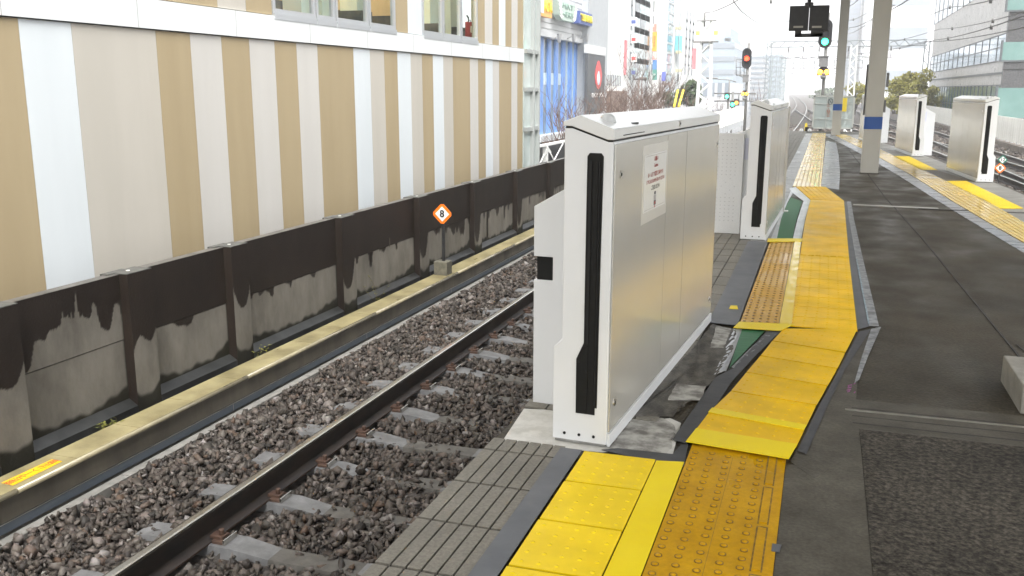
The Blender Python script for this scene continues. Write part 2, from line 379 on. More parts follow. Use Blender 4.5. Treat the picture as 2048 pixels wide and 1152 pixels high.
sheet('tape_patch', [(-.075,2.93),(-.05,2.93),(-.045,2.985),(-.075,2.985)], .0088, m_tape, 'tiny blue grey tape patch on the edge of the worn ochre paving', 'tape')
# diagonal mats
LJ = [(1386,873),(1420,828),(1461,789),(1492,751),(1520,717.5),(1544,687.5),(1567,662)]
RJ = [(1590,903),(1609,863),(1631,818),(1653,779),(1673,744),(1689,712),(1713,664)]
ORD = ['first','second','third','fourth','fifth','sixth']
for k in range(6):
    q = fl(LJ[k], RJ[k], RJ[k+1], LJ[k+1]); a, c, d, e = [Vector(p) for p in q]
    q = [a+(e-a)*.048, c+(d-c)*.048, d, e]
    o = mat_mesh([tuple(p) for p in q], .0155, sag=.0035, domes=(6,4)).build('rubber_mat', [m_ymat2])
    tag(o, f'golden yellow mat, {ORD[k]} of the six slanting ones counted from the worn paving', 'mat', 'slanting golden rubber mats')
sheet('tape_strip', fl((1371,892),(1577,927),(1594,897),(1392,865)), .0215, m_ytape, 'lemon yellow tape strip closing the near end of the slanting mats', 'tape')
sheet('tape_strip', fl((1416,832),(1607,868),(1613,858),(1424,823)), .0208, m_ytape, 'thin yellow tape across the joint of the two nearest slanting mats', 'tape')
# straight mats
def lx(y): return at_y(fl((1567,661),(1586,609),(1600,510),(1609.5,445),(1621,401)), y)
def rx(y): return at_y(fl((1714,662),(1698,520.6),(1687.7,404)), y)
YY = [6.02,6.30,6.62,6.96,7.30,7.66,8.02,8.38,8.76,9.9,11.0,12.1,13.35]
for k in range(12):
    y0, y1 = YY[k]+.006, YY[k+1]-.006
    q = [(lx(y0),y0),(rx(y0),y0),(rx(y1),y1),(lx(y1),y1)]
    o = mat_mesh(q, .0155, sag=.0015, domes=(6,4) if k < 8 else (0,0), barred=k >= 8).build('rubber_mat', [m_ymat2])
    lab = f'{"short dotted" if k < 8 else "long ribbed"} golden mat in the straight run, number {k+1} beyond the bend, '
    lab = ['short golden mat at the near bend of the straight run', 'short golden mat second past the near bend', 'short golden mat third past the near bend, left of grey tape edge',
           'short golden mat fourth past the near bend', 'short golden mat level with the middle of the dull dotted paving', 'short golden mat just past the middle of the dull dotted paving',
           'short golden mat two before the dark seam', 'short golden mat ending at the dark seam', 'long ribbed golden mat just past the dark seam', 'long ribbed golden mat beside the near end of the green strip',
           'long ribbed golden mat beside the middle of the green strip', 'long ribbed golden mat touching the far bend'][k]
    tag(o, lab, 'mat', 'golden rubber mats in the straight run')
q = fl((1621,401),(1688,404),(1651,375.5),(1592,376)); o = mat_mesh(q, .0155, domes=(0,0), barred=True).build('rubber_mat', [m_ymat2])
tag(o, 'slanted ribbed golden mat joining the pale far strip at the bend', 'mat')
# dull dotted paving left of the straight mats, with the crinkled yellow tape beside it
q = fl((1478,655),(1556,658),(1588,484),(1541,484)); b = MB(); b.prism(q, .001, .0145)
a, c, d, e = [Vector(p) for p in q]
for j in range(44):
    for i in range(5):
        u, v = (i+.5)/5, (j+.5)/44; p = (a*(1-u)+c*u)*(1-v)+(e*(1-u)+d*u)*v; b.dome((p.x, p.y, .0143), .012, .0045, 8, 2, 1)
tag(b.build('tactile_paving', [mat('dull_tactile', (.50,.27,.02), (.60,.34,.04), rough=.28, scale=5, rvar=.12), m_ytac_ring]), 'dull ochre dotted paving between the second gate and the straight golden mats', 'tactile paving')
b = MB(); q = fl((1557,658),(1583,655),(1602,484),(1589,484)); a, c, d, e = [Vector(p) for p in q]; n = 60
vs = []
for j in range(n+1):
    for i in range(5):
        u, v = i/4, j/n; p = (a*(1-u)+c*u)*(1-v)+(e*(1-u)+d*u)*v; vs.append((p.x, p.y, .017+rng.uniform(0,.006)*(i not in (0,))))
b.add(vs, [(j*5+i, j*5+i+1, (j+1)*5+i+1, (j+1)*5+i) for j in range(n) for i in range(4)], 0, True)
tag(b.build('tape_strip', [mat('shiny_yellow_tape', (.86,.62,.05), (.88,.68,.12), rough=.15, scale=4)]), 'crinkled glossy yellow tape between dull dotted paving and golden mats', 'tape')
sheet('tape_strip', fl((1466,662),(1560,668),(1588,655),(1478,650)), .0225, m_ytape, 'yellow tape across the near end of the dull dotted paving', 'tape')
sheet('tape_strip', fl((1534,488),(1604,487),(1605,481),(1536,481)), .0225, m_ytape, 'yellow tape across the far end of the dull dotted paving', 'tape')
sheet('tape_strip', fl((1400,868),(1460,772),(1512,714),(1567,662),(1561,668),(1535,665),(1466,742),(1430,760),(1345,885),(1372,893)), .0152, m_tape_dark, 'dark grey tape lying along the left side of the slanting mats', 'tape')
sheet('tape_strip', fl((1203,903),(1236,900),(1345,912),(1362,893),(1376,893),(1368,936),(1336,936)), .0092, m_tape_dark, 'dark grey tape strip in front of the white gate foot', 'tape')
sheet('green_patch', fl((1484,660),(1530,664),(1459,738)), .0098, m_green, 'small dark green triangle of paint beside the slanting mats', 'floor paint')
def crinkle(name, poly_l, poly_r, z, m, label, n=30, amp=.006):
    """a strip between two polylines, its surface crumpled"""
    b = MB(); vs = []
    def along(P, t):
        k = min(int(t*(len(P)-1)), len(P)-2); f = t*(len(P)-1)-k; return Vector(P[k])*(1-f)+Vector(P[k+1])*f
    for j in range(n+1):
        for i in range(7):
            p = along(poly_l, j/n)*(1-i/6)+along(poly_r, j/n)*(i/6); vs.append((p.x, p.y, z+(rng.uniform(0,amp) if 0 < i < 6 else 0)))
    b.add(vs, [(j*7+i, j*7+i+1, (j+1)*7+i+1, (j+1)*7+i) for j in range(n) for i in range(6)], 0, True)
    return tag(b.build(name, [m]), label, 'tape')
crinkle('tape_strip', fl((1424,756),(1440,720),(1466,661)), fl((1452,746),(1466,712),(1484,662)), .0105, m_silver, 'crumpled silver tape left of the small green triangle')
crinkle('tape_strip', fl((1462,738),(1500,700),(1536,667)), fl((1470,742),(1515,702),(1560,670)), .0105, m_clear, 'grey crumpled tape between the green triangle and the slanting mats')
sheet('green_patch', fl((1552,482),(1584,482),(1590,450),(1604,404),(1581,396),(1572,415),(1560,445)), .0088, m_green, 'long dark green painted strip between silver tapes near the second gate', 'floor paint')
crinkle('tape_strip', fl((1530,482),(1547,440),(1562,410),(1574,381)), fl((1553,482),(1562,440),(1574,408),(1592,376)), .0098, m_silver, 'silver tape left of the long green strip at the second gate foot', amp=.004)
crinkle('tape_strip', fl((1585,482),(1595,440),(1607,404),(1575,380)), fl((1602,482),(1610,440),(1621,402),(1591,375)), .0118, m_silver, 'silver tape between the long green strip and the golden mats', amp=.004)
crinkle('tape_strip', fl((1714,662),(1698,520),(1690,440),(1688,404)), fl((1738,655),(1712,520),(1698,440),(1694,404)), .0075, m_tape, 'blue grey tape along the right side of the straight golden mats', n=40, amp=.002)
crinkle('tape_strip', fl((1738,655),(1712,520),(1698,440),(1694,404)), fl((1758,655),(1726,520),(1708,440),(1702,404)), .0078, m_clear, 'worn scuffed tape outside the blue grey tape by the straight mats', n=40, amp=.003)
sheet('chalk_line', fl((1736,650),(1712,520),(1714,520),(1739,650)), .0115, mat('blue_chalk', (.35,.45,.5), (.2,.24,.26), rough=.8, scale=30), 'pale blue chalk line on the tape right of the straight mats', 'chalk mark')
crinkle('tape_strip', fl((1594,905),(1640,810),(1672,752),(1718,666)), fl((1612,912),(1656,812),(1690,742),(1742,660)), .0078, m_tape_dark, 'dark smeared tape along the right side of the slanting mats', n=30, amp=.002)
crinkle('tape_strip', fl((1708,770),(1722,720),(1742,660)), fl((1718,762),(1736,715),(1762,656)), .0072, m_clear, 'frayed pale tape remnant right of the slanting mats', n=24, amp=.003)
m_pink = mat('pink_chalk', (.30,.08,.24), (.12,.08,.10), rough=.8, scale=60, ramp=(.5,.6))
b = MB()
for k in range(7):
    p = onz(1703+rng.uniform(-6,7), 778+rng.uniform(-9,9)); a_ = rng.uniform(.4,1.4); u_, v_ = .013*math.cos(a_), .013*math.sin(a_); b.prism([(p.x-u_,p.y-v_),(p.x+u_,p.y+v_),(p.x+u_-.003,p.y+v_+.004),(p.x-u_-.003,p.y-v_+.004)], .004, .0072)
tag(b.build('chalk_mark', [m_pink]), 'small magenta chalk scribble on the mortar right of the mats', 'chalk mark')
sheet('tape_strip', [(-.640,5.95),(-.452,5.93),(-.468,9.44),(-.66,9.42)], .0152, m_tape, 'dull grey tape strip on the floor between the two white gates', 'tape')
sheet('tape_patch', fl((1458,622),(1476,623),(1474,616),(1461,616)), .0185, m_ytape, 'tiny yellow tape square on the grey strip between the gates', 'tape')
# pads and worn patches at the near gate
sheet('mortar_pad', fl((1002,888),(1048,819),(1110,822),(1140,840),(1240,850),(1340,838),(1362,848),(1345,912),(1232,902),(1205,906)), .0048, m_pad, kind='structure')
ragged('mortar_pad', [(1216,900),(1338,910),(1352,860),(1330,838),(1262,842)], .0078, m_pad2, 5, .009)
m_worn = mat('worn_floor', (.035,.031,.025), (.15,.138,.115), rough=.5, scale=9, detail=12, bump=.3, bscale=70, ramp=(.40,.70), stretch=(1.6,.7,1), spec=.35)
ragged('mortar_patch', [(1262,838),(1345,838),(1430,762),(1466,700),(1472,664),(1425,652),(1395,690)], .0138, m_worn, 1, .006)
ragged('mortar_patch', [(1334,806),(1402,806),(1412,778),(1352,772)], .0144, m_pad2, 2, .004)
ragged('mortar_patch', [(1420,700),(1447,700),(1462,662),(1432,655)], .0144, m_pad2, 3, .004)
# right-hand yellow mats before the gates
for quad, lab in (([(1932,363),(1892,363.5),(1999,418),(2046,418)], 'yellow mat on the right between strip and platform edge, nearer the viewer'),
                  ([(1818,313.5),(1786,313),(1842,341),(1875,341.5)], 'yellow mat on the right in front of the middle right gate')):
    q = fl(*quad); o = mat_mesh([q[2], q[3], q[0], q[1]], .0135, domes=(6,16)).build('rubber_mat', [m_ymat]); tag(o, lab, 'mat', 'yellow mats by the right gates')
q = fl((1842,341.5),(1873,341.5),(1940,362),(1893,364)); sheet('rubber_mat', q, .0128, mat('brown_mat', (.09,.07,.045), (.13,.10,.065), rough=.45, scale=10), 'dark brown mat on the right between two yellow mats', 'mat')

# ------------------------------------------------------------------ platform screen gates
def make_gate(name, label, loc, ang, mirror, poster=False, meshpanel=False, sensor=True, eye=True):
    """local x: 0 at the platform side towards the track; local y along the gate; origin at the near platform-side corner"""
    t = thing(name, label, 'platform gate', loc, ang, 'half height platform gates')
    s = 1 if mirror else -1
    LEN = 2.37
    def X(v): return s*v
    outline = [(X(0),.012),(X(0),1.288),(X(.021),1.288),(X(.172),1.340),(X(.205),1.340),(X(.205),.46),(X(.243),.421),(X(.243),.012)]
    b = MB(); b.prism(outline, 0, LEN, 'y'); b.build('body', [m_white], t, bevel=.004)
    cap = [(X(-.004),1.296),(X(-.004),1.339),(X(.139),1.392),(X(.209),1.366),(X(.209),1.348),(X(.173),1.348),(X(.022),1.296)]
    b = MB(); b.prism(cap, -.006, LEN+.012, 'y'); c = b.build('cap', [m_cap], t, bevel=.003)
    b = MB(); b.dome((X(.078),.175,1.366), .034, .030, 16, 5); b.tube([(X(.078),.175,1.355),(X(.078),.175,1.368)], .036, 16); b.build('indicator_dome', [mat('frosted_dome', (.55,.56,.55), rough=.3) if 'frosted_dome' not in MATS else MATS['frosted_dome']], c)
    b = MB(); b.prism([(X(.02),.36),(X(.034),.37),(X(.02),.44),(X(.012),.43)], 1.345, 1.352); b.build('latch', [m_rubber], c)
    # recessed dark seam between body and cap
    seam = [(X(.004),1.286),(X(.004),1.298),(X(.022),1.298),(X(.173),1.350),(X(.2),1.350),(X(.2),1.338),(X(.172),1.338),(X(.021),1.286)]
    b = MB(); b.prism(seam, .002, LEN-.002, 'y'); b.build('seam', [m_seam], t)
    # side panel (satin) on the platform side, with its skirt and seams
    b = MB(); b.box(min(X(-.007),X(-.001)), max(X(-.007),X(-.001)), .012, LEN-.012, .066, 1.278)
    p = b.build('side_panel', [m_cream], t, bevel=.002)
    b = MB()
    for yy, ww in ((1.385,.0016),(.93,.0005)):
        b.box(min(X(-.0078),X(-.006)), max(X(-.0078),X(-.006)), yy, yy+ww, .07, 1.275)
    b.build('panel_joint', [mat('joint_grey', (.22,.21,.19), rough=.6) if 'joint_grey' not in MATS else MATS['joint_grey']], p)
    b = MB(); b.box(min(X(-.012),X(.0)), max(X(-.012),X(.0)), .006, LEN, .004, .060); b.build('skirt', [m_white], t, bevel=.002)
    for yy, zz in ((.086,.178),(2.282,.172),(.095,1.153),(2.30,1.158)):
        b = MB(); b.tube([(X(-.006),yy,zz),(X(-.010),yy,zz)], .016, 14, 0); b.tube([(X(-.0095),yy,zz),(X(-.012),yy,zz)], .008, 6, 1); b.build('lock', [m_steel, m_rubber], p)
    b = MB(); b.tube([(X(-.003),1.2,1.322),(X(-.008),1.2,1.322)], .015, 14, 0); b.tube([(X(-.007),1.2,1.322),(X(-.010),1.2,1.322)], .007, 6, 1); b.build('lock', [m_steel, m_rubber], c)
    b = MB(); b.box(min(X(-.0062),X(-.0035)), max(X(-.0062),X(-.0035)), .13, .47, 1.3075, 1.311); b.build('slit', [m_seam], c)
    # the black guide slot on the near face
    slot = [(.106,1.230),(.096,1.243),(.048,1.243),(.038,1.230),(.042,.86),(.045,.172),(.054,.172),(.054,.14),(.138,.14),(.139,.38),(.107,.453),(.107,.816)]
    b = MB(); b.prism([(X(x), z) for x, z in slot], -.003, .006, 'y')
    sl = b.build('guide_slot', [m_rubber], t)
    b = MB()
    b.prism([(X(x), z) for x, z in [(.097,1.205),(.094,1.212),(.087,1.212),(.085,1.205),(.087,.45),(.097,.45)]], -.0075, -.0025, 'y')
    b.prism([(X(x), z) for x, z in [(.078,1.208),(.058,1.208),(.060,.18),(.080,.18)]], -.006, -.0025, 'y', 1)
    b.prism([(X(x), z) for x, z in [(.054,1.212),(.050,1.212),(.053,.18),(.057,.18)]], -.0085, -.0025, 'y')
    b.prism([(X(x), z) for x, z in [(.134,.378),(.104,.44),(.088,.44),(.088,.145),(.134,.145)]], -.0065, -.0025, 'y', 1)
    b.build('seal_lip', [m_rubber2, m_rubber], sl)
    b = MB()
    for x, z in ((.128,.37),(.092,.33)): b.tube([(X(x),-.006,z),(X(x),-.010,z)], .005, 8)
    b.build('bolt', [m_rubber2], sl)
    for x in (.188,.122,.057):
        b = MB(); b.tube([(X(x),.003,.042),(X(x),-.0025,.042)], .0065, 12); b.build('screw_hole', [m_rubber], t)
    # sliding leaf housed inside, seen at the far end
    b = MB(); b.box(min(X(.06),X(.11)), max(X(.06),X(.11)), LEN+.013, LEN+.06, .14, 1.22); b.build('door_leaf', [m_steel], t)
    # mortar packing under the body
    b = MB(); b.box(min(X(.01),X(.235)), max(X(.01),X(.235)), .01, LEN-.01, .0005, .0125); b.build('base_plate', [mat('base_grout', (.2,.2,.19), (.34,.34,.32), rough=.8, scale=20) if 'base_grout' not in MATS else MATS['base_grout']], t)
    # sensor post standing on the track side
    if not sensor: return t
    pl = [(.206,.012),(.206,1.128),(.349,1.045),(.497,.960)]+([(.497,.725),(.402,.725),(.402,.612),(.497,.612)] if eye else [])+[(.497,.002),(.246,.002)]
    b = MB(); b.prism([(X(x), z) for x, z in pl], .425, .56, 'y'); sp = b.build('sensor_post', [m_white], t, bevel=.003)
    if eye:
        b = MB(); b.box(min(X(.404),X(.485)), max(X(.404),X(.485)), .44, .55, .60, .74); b.build('sensor_eye', [m_rubber], sp)
    b = MB(); b.box(min(X(.27),X(.283)), max(X(.27),X(.283)), .4225, .4262, .78, 1.0); b.box(min(X(.25),X(.31)), max(X(.25),X(.31)), .4235, .426, .78, 1.0)
    b.build('reflector', [mat('pale_lilac', (.62,.63,.74), rough=.35) if 'pale_lilac' not in MATS else MATS['pale_lilac']], sp)
    if meshpanel:
        b = MB(); b.box(min(X(.29),X(.82)), max(X(.29),X(.82)), .36, .418, .006, 1.05, 0); pm = b.build('perforated_panel', [m_perf], t, bevel=.003)
        b = MB()
        for k in range(22):
            for i in range(9):
                if 6 < k < 12 and (i+k) % 3: continue
                x, z = .36+i*.045, .14+k*.04; b.box(min(X(x),X(x+.012)), max(X(x),X(x+.012)), .3585, .3602, z, z+.006)
        b.build('perforation', [mat('hole_grey', (.5,.51,.51), rough=.7)], pm)
    if poster:
        b = MB(); b.box(.0065, .0082, .447, .93, .895, 1.248, 0); b.box(.0075, .0095, .475, .90, .945, 1.205, 1)
        po = b.build('notice', [m_film, m_paper], p)
        def tx(body, size, yy, zz, mm): return text_mesh('lettering', body, size, mm, po, frame((.0103, yy, zz), (0,1,0), (0,0,1)), extrude=.0003)
        tx('お願い', .026, .69, 1.178, m_inkr); tx('Caution', .024, .69, 1.148, m_inkr)
        tx('ホームドア設置工事中です', .025, .69, 1.108, m_inkr); tx('ドアにもたれかからないでください', .022, .69, 1.078, m_inkr)
        tx('ご注意ください', .024, .69, 1.046, m_inkk)
        b = MB(); b.box(.009,.0101,.672,.704,1.012,1.026,0); b.box(.009,.0101,.668,.708,.985,1.010,1); b.box(.009,.0101,.668,.708,.962,.984,0); b.box(.0095,.0105,.676,.70,.967,.978,2); b.box(.009,.0101,.68,.696,.95,.960,2)
        b.build('pictogram', [m_inkk, mat('ink_grey', (.35,.33,.32), rough=.6), m_inkr], po)
        b = MB(); b.box(.009,.0100,.49,.89,1.196,1.1975); b.box(.009,.0100,.49,.89,.9525,.954); b.build('rule', [mat('rule_brown', (.3,.26,.22), rough=.6)], po)
    return t
def dirang(a, b): return math.atan2(b[1]-a[1], b[0]-a[0]) - math.pi/2
g1 = make_gate('platform_gate', 'large white gate box in the foreground with a taped notice', (-.793,3.633,.008), dirang((-.793,3.633),(-.639,5.991)), False, poster=True)
g2 = make_gate('platform_gate', 'white gate box second along the left edge, behind the big one', (-.506,9.519,.008), dirang((-.506,9.519),(-.455,11.604)), False, meshpanel=True, eye=False)
R1 = make_gate('platform_gate', 'nearest gate box on the right, next to the low numbered markers', (2.432,16.93,.008), dirang((2.432,16.949),(2.247,19.061)), True, sensor=False)
R2g = make_gate('platform_gate', 'middle gate box on the right, just right of the big column', (1.923,23.132,.008), dirang((1.923,23.132),(1.65,26.036)), True, eye=False)
R3g = make_gate('platform_gate', 'farthest right gate box, half hidden behind the big column', (1.27,28.4,.008), dirang((1.27,28.4),(.99,30.75)), True, eye=False)
# the satin side of the first gate carries its notice on the viewer's side: flip x of the notice group
# thin glass edge panel post standing at the far corner of gate two
t = thing('guard_post', 'slim steel post with clear panel beside the second gate', 'guard post', (-.435,12.0,0))
b = MB(); b.box(-.012,.012,-.012,.012,.0,1.30); b.build('post', [m_steel], t)
b = MB(); b.box(-.06,.06,-.06,.06,.0,.018); b.build('foot_plate', [m_steel], t)

# ------------------------------------------------------------------ columns, block, hanging display, canopy
m_col = mat('column_paint', (.385,.375,.335), (.43,.42,.38), rough=.42, scale=2, stretch=(1,1,.4), rvar=.08)
m_colblue = mat('column_blue', (.012,.065,.26), (.016,.08,.30), rough=.45, scale=4)
def column(x0, x1, y0, y1, zb0, zb1, label):
    t = thing('canopy_column', label, 'column', ((x0+x1)/2, (y0+y1)/2, 0), 0, 'square canopy columns')
    a, c = (x1-x0)/2, (y1-y0)/2
    b = MB(); b.box(-a,a,-c,c,0,zb0); b.build('shaft', [m_col], t, bevel=.006)
    b = MB(); b.box(-a-.002,a+.002,-c-.002,c+.002,zb0,zb1); b.build('blue_band', [m_colblue], t)
    b = MB(); b.box(-a,a,-c,c,zb1,5.2); b.build('shaft', [m_col], t, bevel=.006)
    b = MB(); b.box(-a-.02,a+.02,-c-.02,c+.02,.0,.012); b.build('base_plate', [m_deck_smooth], t)
    return t
c1 = column(.665,.965,18.2,18.5,.80,1.02,'nearer square grey column with a blue band, right of centre')
c2 = column(.188,.478,33.15,33.45,.825,1.035,'farther square column with a blue band, before the end fence')
b = MB(); b.box(.165,.205,-.10,.02,1.55,1.80); b.build('speaker_box', [mat('box_grey', (.12,.12,.12), (.2,.2,.2), rough=.5, scale=30)], c1)
b = MB(); b.box(.16,.19,-.10,.05,1.10,1.32); b.build('switch_box', [MATS['box_grey']], c1)
b = MB(); b.box(-.185,-.155,-.02,.04,1.05,1.95); b.build('conduit', [MATS['box_grey']], c1)
t = thing('concrete_block', 'low concrete block at the right picture edge', 'block', (.95,4.72,0))
b = MB(); b.box(.012,1.4,-.03,.50,.003,.145); b.build('body', [mat('block_concrete', (.19,.18,.155), (.27,.255,.22), rough=.7, scale=8, bump=.2, bscale=60)], t, bevel=.006)
b = MB()
b.box(-1.9,4.7,-10,36.6,5.2,5.32); b.box(.66,.96,-10,36.6,4.95,5.198)  # roof out of view; right overhang widened to shade gates and deck
tag(b.build('platform_canopy', [mat('canopy_metal', (.33,.33,.32), (.4,.4,.39), rough=.6, scale=2)]), 'long flat canopy roof carried by the square columns', 'canopy')
YD = 14.0
t = thing('display_board', 'dark double display board hanging from a pole above the platform', 'display board', (0,0,0))
a = ony(1580,12,YD); c = ony(1656,60,YD); m_dk = mat('dark_steel', (.012,.012,.013), (.02,.02,.02), rough=.55, scale=10)
mid = (a.x+c.x)/2
b = MB(); b.box(a.x, mid-.004, YD, YD+.12, c.z, a.z); b.build('screen', [m_dk], t, bevel=.006)
b = MB(); b.box(mid+.004, c.x, YD, YD+.12, c.z, a.z); b.build('screen', [m_dk], t, bevel=.006)
for px in (1587,1624):
    p = ony(px,52,YD); q = ony(px+19,55.5,YD); b = MB(); b.box(p.x,q.x,YD-.006,YD,q.z,p.z); b.build('label_plate', [mat('plate_tan', (.30,.29,.24), rough=.5) if 'plate_tan' not in MATS else MATS['plate_tan']], t)
b = MB(); p = ony(1590,60,YD); q = ony(1645,73,YD)
b.box(p.x,p.x+.085,YD+.01,YD+.11,q.z,p.z); b.box(q.x-.16,q.x,YD+.01,YD+.11,q.z,p.z); b.box(p.x,q.x,YD+.01,YD+.11,q.z,q.z+.045); b.build('bracket', [m_dk], t)
b = MB(); p = ony(1618,12,YD); b.tube([(p.x,YD+.06,p.z-.02),(p.x,YD+.06,5.2)], .026, 12); b.tube([(p.x,YD+.06,p.z-.01),(p.x,YD+.06,p.z+.05)], .06, 10); b.build('pole', [m_dk], t)

# ------------------------------------------------------------------ track bed, ballast, rails, sleepers
def off(y):
    if y < 60: return 0
    if y < 200: return -(y-60)**2/7000
    return -2.8-.04*(y-200)
m_bed = mat('ballast_bed', (.03,.026,.023), (.11,.095,.085), rough=.9, scale=26, detail=8, bump=1.0, bscale=40, ramp=(.35,.7))
b = MB(); YT = [-8,10,20,30,40,60,80,100,130,160,200,300,450,700]
vs = []
for y in YT: vs += [(-4.44+off(y),y,-1.185),(9+off(y),y,-1.185)]
b.add(vs, [(2*i,2*i+1,2*i+3,2*i+2) for i in range(len(YT)-1)])
tag(b.build('track_bed', [m_bed]), kind='structure')
b = MB(); vs = []
for y in YT: vs += [(-5.3+off(y),y,-1.2),(9.4+off(y),y,-1.2),(-5.3+off(y),y,-6.6),(9.4+off(y),y,-6.6)]
b.add(vs, sum([[(4*i,4*i+1,4*i+5,4*i+4),(4*i+2,4*i,4*i+4,4*i+6),(4*i+1,4*i+3,4*i+7,4*i+5)] for i in range(len(YT)-1)], []))
b.f.append([0,2,3,1]); b.m.append(0); b.sm.append(False)
tag(b.build('viaduct', [mat('viaduct_concrete', (.2,.19,.18), (.3,.29,.27), rough=.8, scale=2)]), kind='structure')
# stones
def stone_templates(n=10, seed=3):
    r = np.random.RandomState(seed); out = []
    for k in range(n):
        bm = bmesh.new(); P = r.normal(size=(8,3)); P /= np.linalg.norm(P, axis=1)[:,None]; P *= r.uniform(.8,1.1,(8,1)); P *= (1, r.uniform(.6,.85), r.uniform(.5,.75))
        vv = [bm.verts.new(p) for p in P]; bmesh.ops.convex_hull(bm, input=vv)
        for v in [v for v in bm.verts if not v.link_faces]: bm.verts.remove(v)
        bm.verts.index_update(); out.append((np.array([v.co[:] for v in bm.verts]), np.array([[v.index for v in f.verts] for f in bm.faces]))); bm.free()
    return out
TPL = stone_templates()
def rotm(r, n):
    q = r.normal(size=(n,4)); q /= np.linalg.norm(q, axis=1)[:,None]; a, b_, c, d = q.T
    return np.stack([np.stack([1-2*(c*c+d*d),2*(b_*c-a*d),2*(b_*d+a*c)],1),np.stack([2*(b_*c+a*d),1-2*(b_*b_+d*d),2*(c*d-a*b_)],1),np.stack([2*(b_*d-a*c),2*(c*d+a*b_),1-2*(b_*b_+c*c)],1)],1)
def ballast(name, P, size, seed, m, label=None):
    r = np.random.RandomState(seed); V = []; Fc = []; T = []; o = 0
    idx = r.randint(len(TPL), size=len(P))
    for k, (tv, tf) in enumerate(TPL):
        S_ = P[idx == k]; n = len(S_)
        if not n: continue
        Rm = rotm(r, n); sc = np.clip(r.lognormal(-.08,.33,n),.4,1.9)*size
        vv = np.einsum('nij,vj->nvi', Rm, tv)*sc[:,None,None] + S_[:,None,:]
        V.append(vv.reshape(-1,3)); nv = len(tv)
        Fc.append((tf[None]+ (np.arange(n)*nv)[:,None,None]+o).reshape(-1,3)); T.append(np.repeat(r.uniform(0,1,n), nv)); o += n*nv
    V = np.concatenate(V); Fc = np.concatenate(Fc); T = np.concatenate(T)
    me = bpy.data.meshes.new(name); me.vertices.add(len(V)); me.vertices.foreach_set('co', V.ravel())
    me.loops.add(len(Fc)*3); me.loops.foreach_set('vertex_index', Fc.ravel()); me.polygons.add(len(Fc)); me.polygons.foreach_set('loop_start', np.arange(len(Fc))*3)
    me.update(); me.validate(); at = me.attributes.new('tint', 'FLOAT', 'POINT'); at.data.foreach_set('value', T.astype(np.float32))
    me.materials.append(m); ob = bpy.data.objects.new(name, me); COL.objects.link(ob); return tag(ob, kind='stuff')
m_stone = mat('stone', (.1,.09,.08), rough=.62, scale=30, spec=.45, bump=.12, bscale=120)
n_ = m_stone.node_tree.nodes; l_ = m_stone.node_tree.links
at_ = n_.new('ShaderNodeAttribute'); at_.attribute_name = 'tint'; cr_ = n_.new('ShaderNodeValToRGB'); e = cr_.color_ramp
cols = [(0,(.020,.016,.013)),(.25,(.078,.062,.051)),(.5,(.048,.041,.033)),(.68,(.105,.085,.070)),(.84,(.155,.136,.120)),(.93,(.085,.050,.030)),(1,(.28,.26,.245))]
while len(e.elements) < len(cols): e.elements.new(.5)
for el, (p, c) in zip(e.elements, cols): el.position = p; el.color = c+(1,)
mx_ = n_.new('ShaderNodeMix'); mx_.data_type = 'RGBA'; mx_.blend_type = 'MULTIPLY'; mx_.inputs[0].default_value = .25
tn_ = n_.new('ShaderNodeTexNoise'); tn_.inputs['Scale'].default_value = 45
l_.new(at_.outputs['Fac'], cr_.inputs[0]); l_.new(cr_.outputs[0], mx_.inputs[6]); l_.new(tn_.outputs['Color'], mx_.inputs[7]); l_.new(mx_.outputs[2], n_['Principled BSDF'].inputs['Base Color'])
SL0, SLP = 4.243, .606
def sleeper_y(k): return SL0 + SLP*k
nr = np.random.RandomState(11)
def scatter(x0, x1, y0, y1, dens, zfun, keep):
    n = int((x1-x0)*(y1-y0)*dens); P = np.stack([nr.uniform(x0,x1,n), nr.uniform(y0,y1,n), np.zeros(n)], 1)
    P[:,2] = zfun(P[:,0], P[:,1]) + nr.uniform(-.035,.02,n); return P[keep(P[:,0], P[:,1])]
def zf(x, y):
    z = -1.165 + .012*np.sin(x*5+y*3) + .012*np.sin(y*7.3-x*2)
    z = z + .03*np.clip((-3.75-x)/.3, 0, 1)          # shoulder
    return z
def kp(x, y):
    d = np.abs((y-SL0+SLP/2) % SLP - SLP/2)
    on = (d < .092) & (x > -3.72); rail = np.abs(x+3.345) < .10
    left = on & (x < -3.42)
    return ~(((on & ~left) & (nr.uniform(size=len(x)) > np.where(x > -2.9, .42, .16))) | (left & (nr.uniform(size=len(x)) > .80)) | rail)
P1 = scatter(-4.40,-1.9,2.0,9.5,1350,zf,kp); P2 = scatter(-4.40,-1.9,9.5,20,850,zf,kp); P3 = scatter(-4.40,-1.9,20,40,160,zf,kp)
ballast('ballast', P1, .039, 1, m_stone); ballast('ballast', P2, .043, 2, m_stone); ballast('ballast', P3, .07, 4, m_stone)
P4 = scatter(3.0,7.6,14,34,190,lambda x,y: -1.165+0*x,lambda x,y: x > -.3+3.2); P4 = P4[[p[0] > redge(p[1])+.1 for p in P4]]
m_stone2 = m_stone
ballast('ballast', P4, .062, 5, m_stone2)
P5 = scatter(-4.2,8.0,40,75,22,lambda x,y: -1.165+0*x,lambda x,y: x < 99); ballast('ballast', P5, .12, 6, m_stone2)

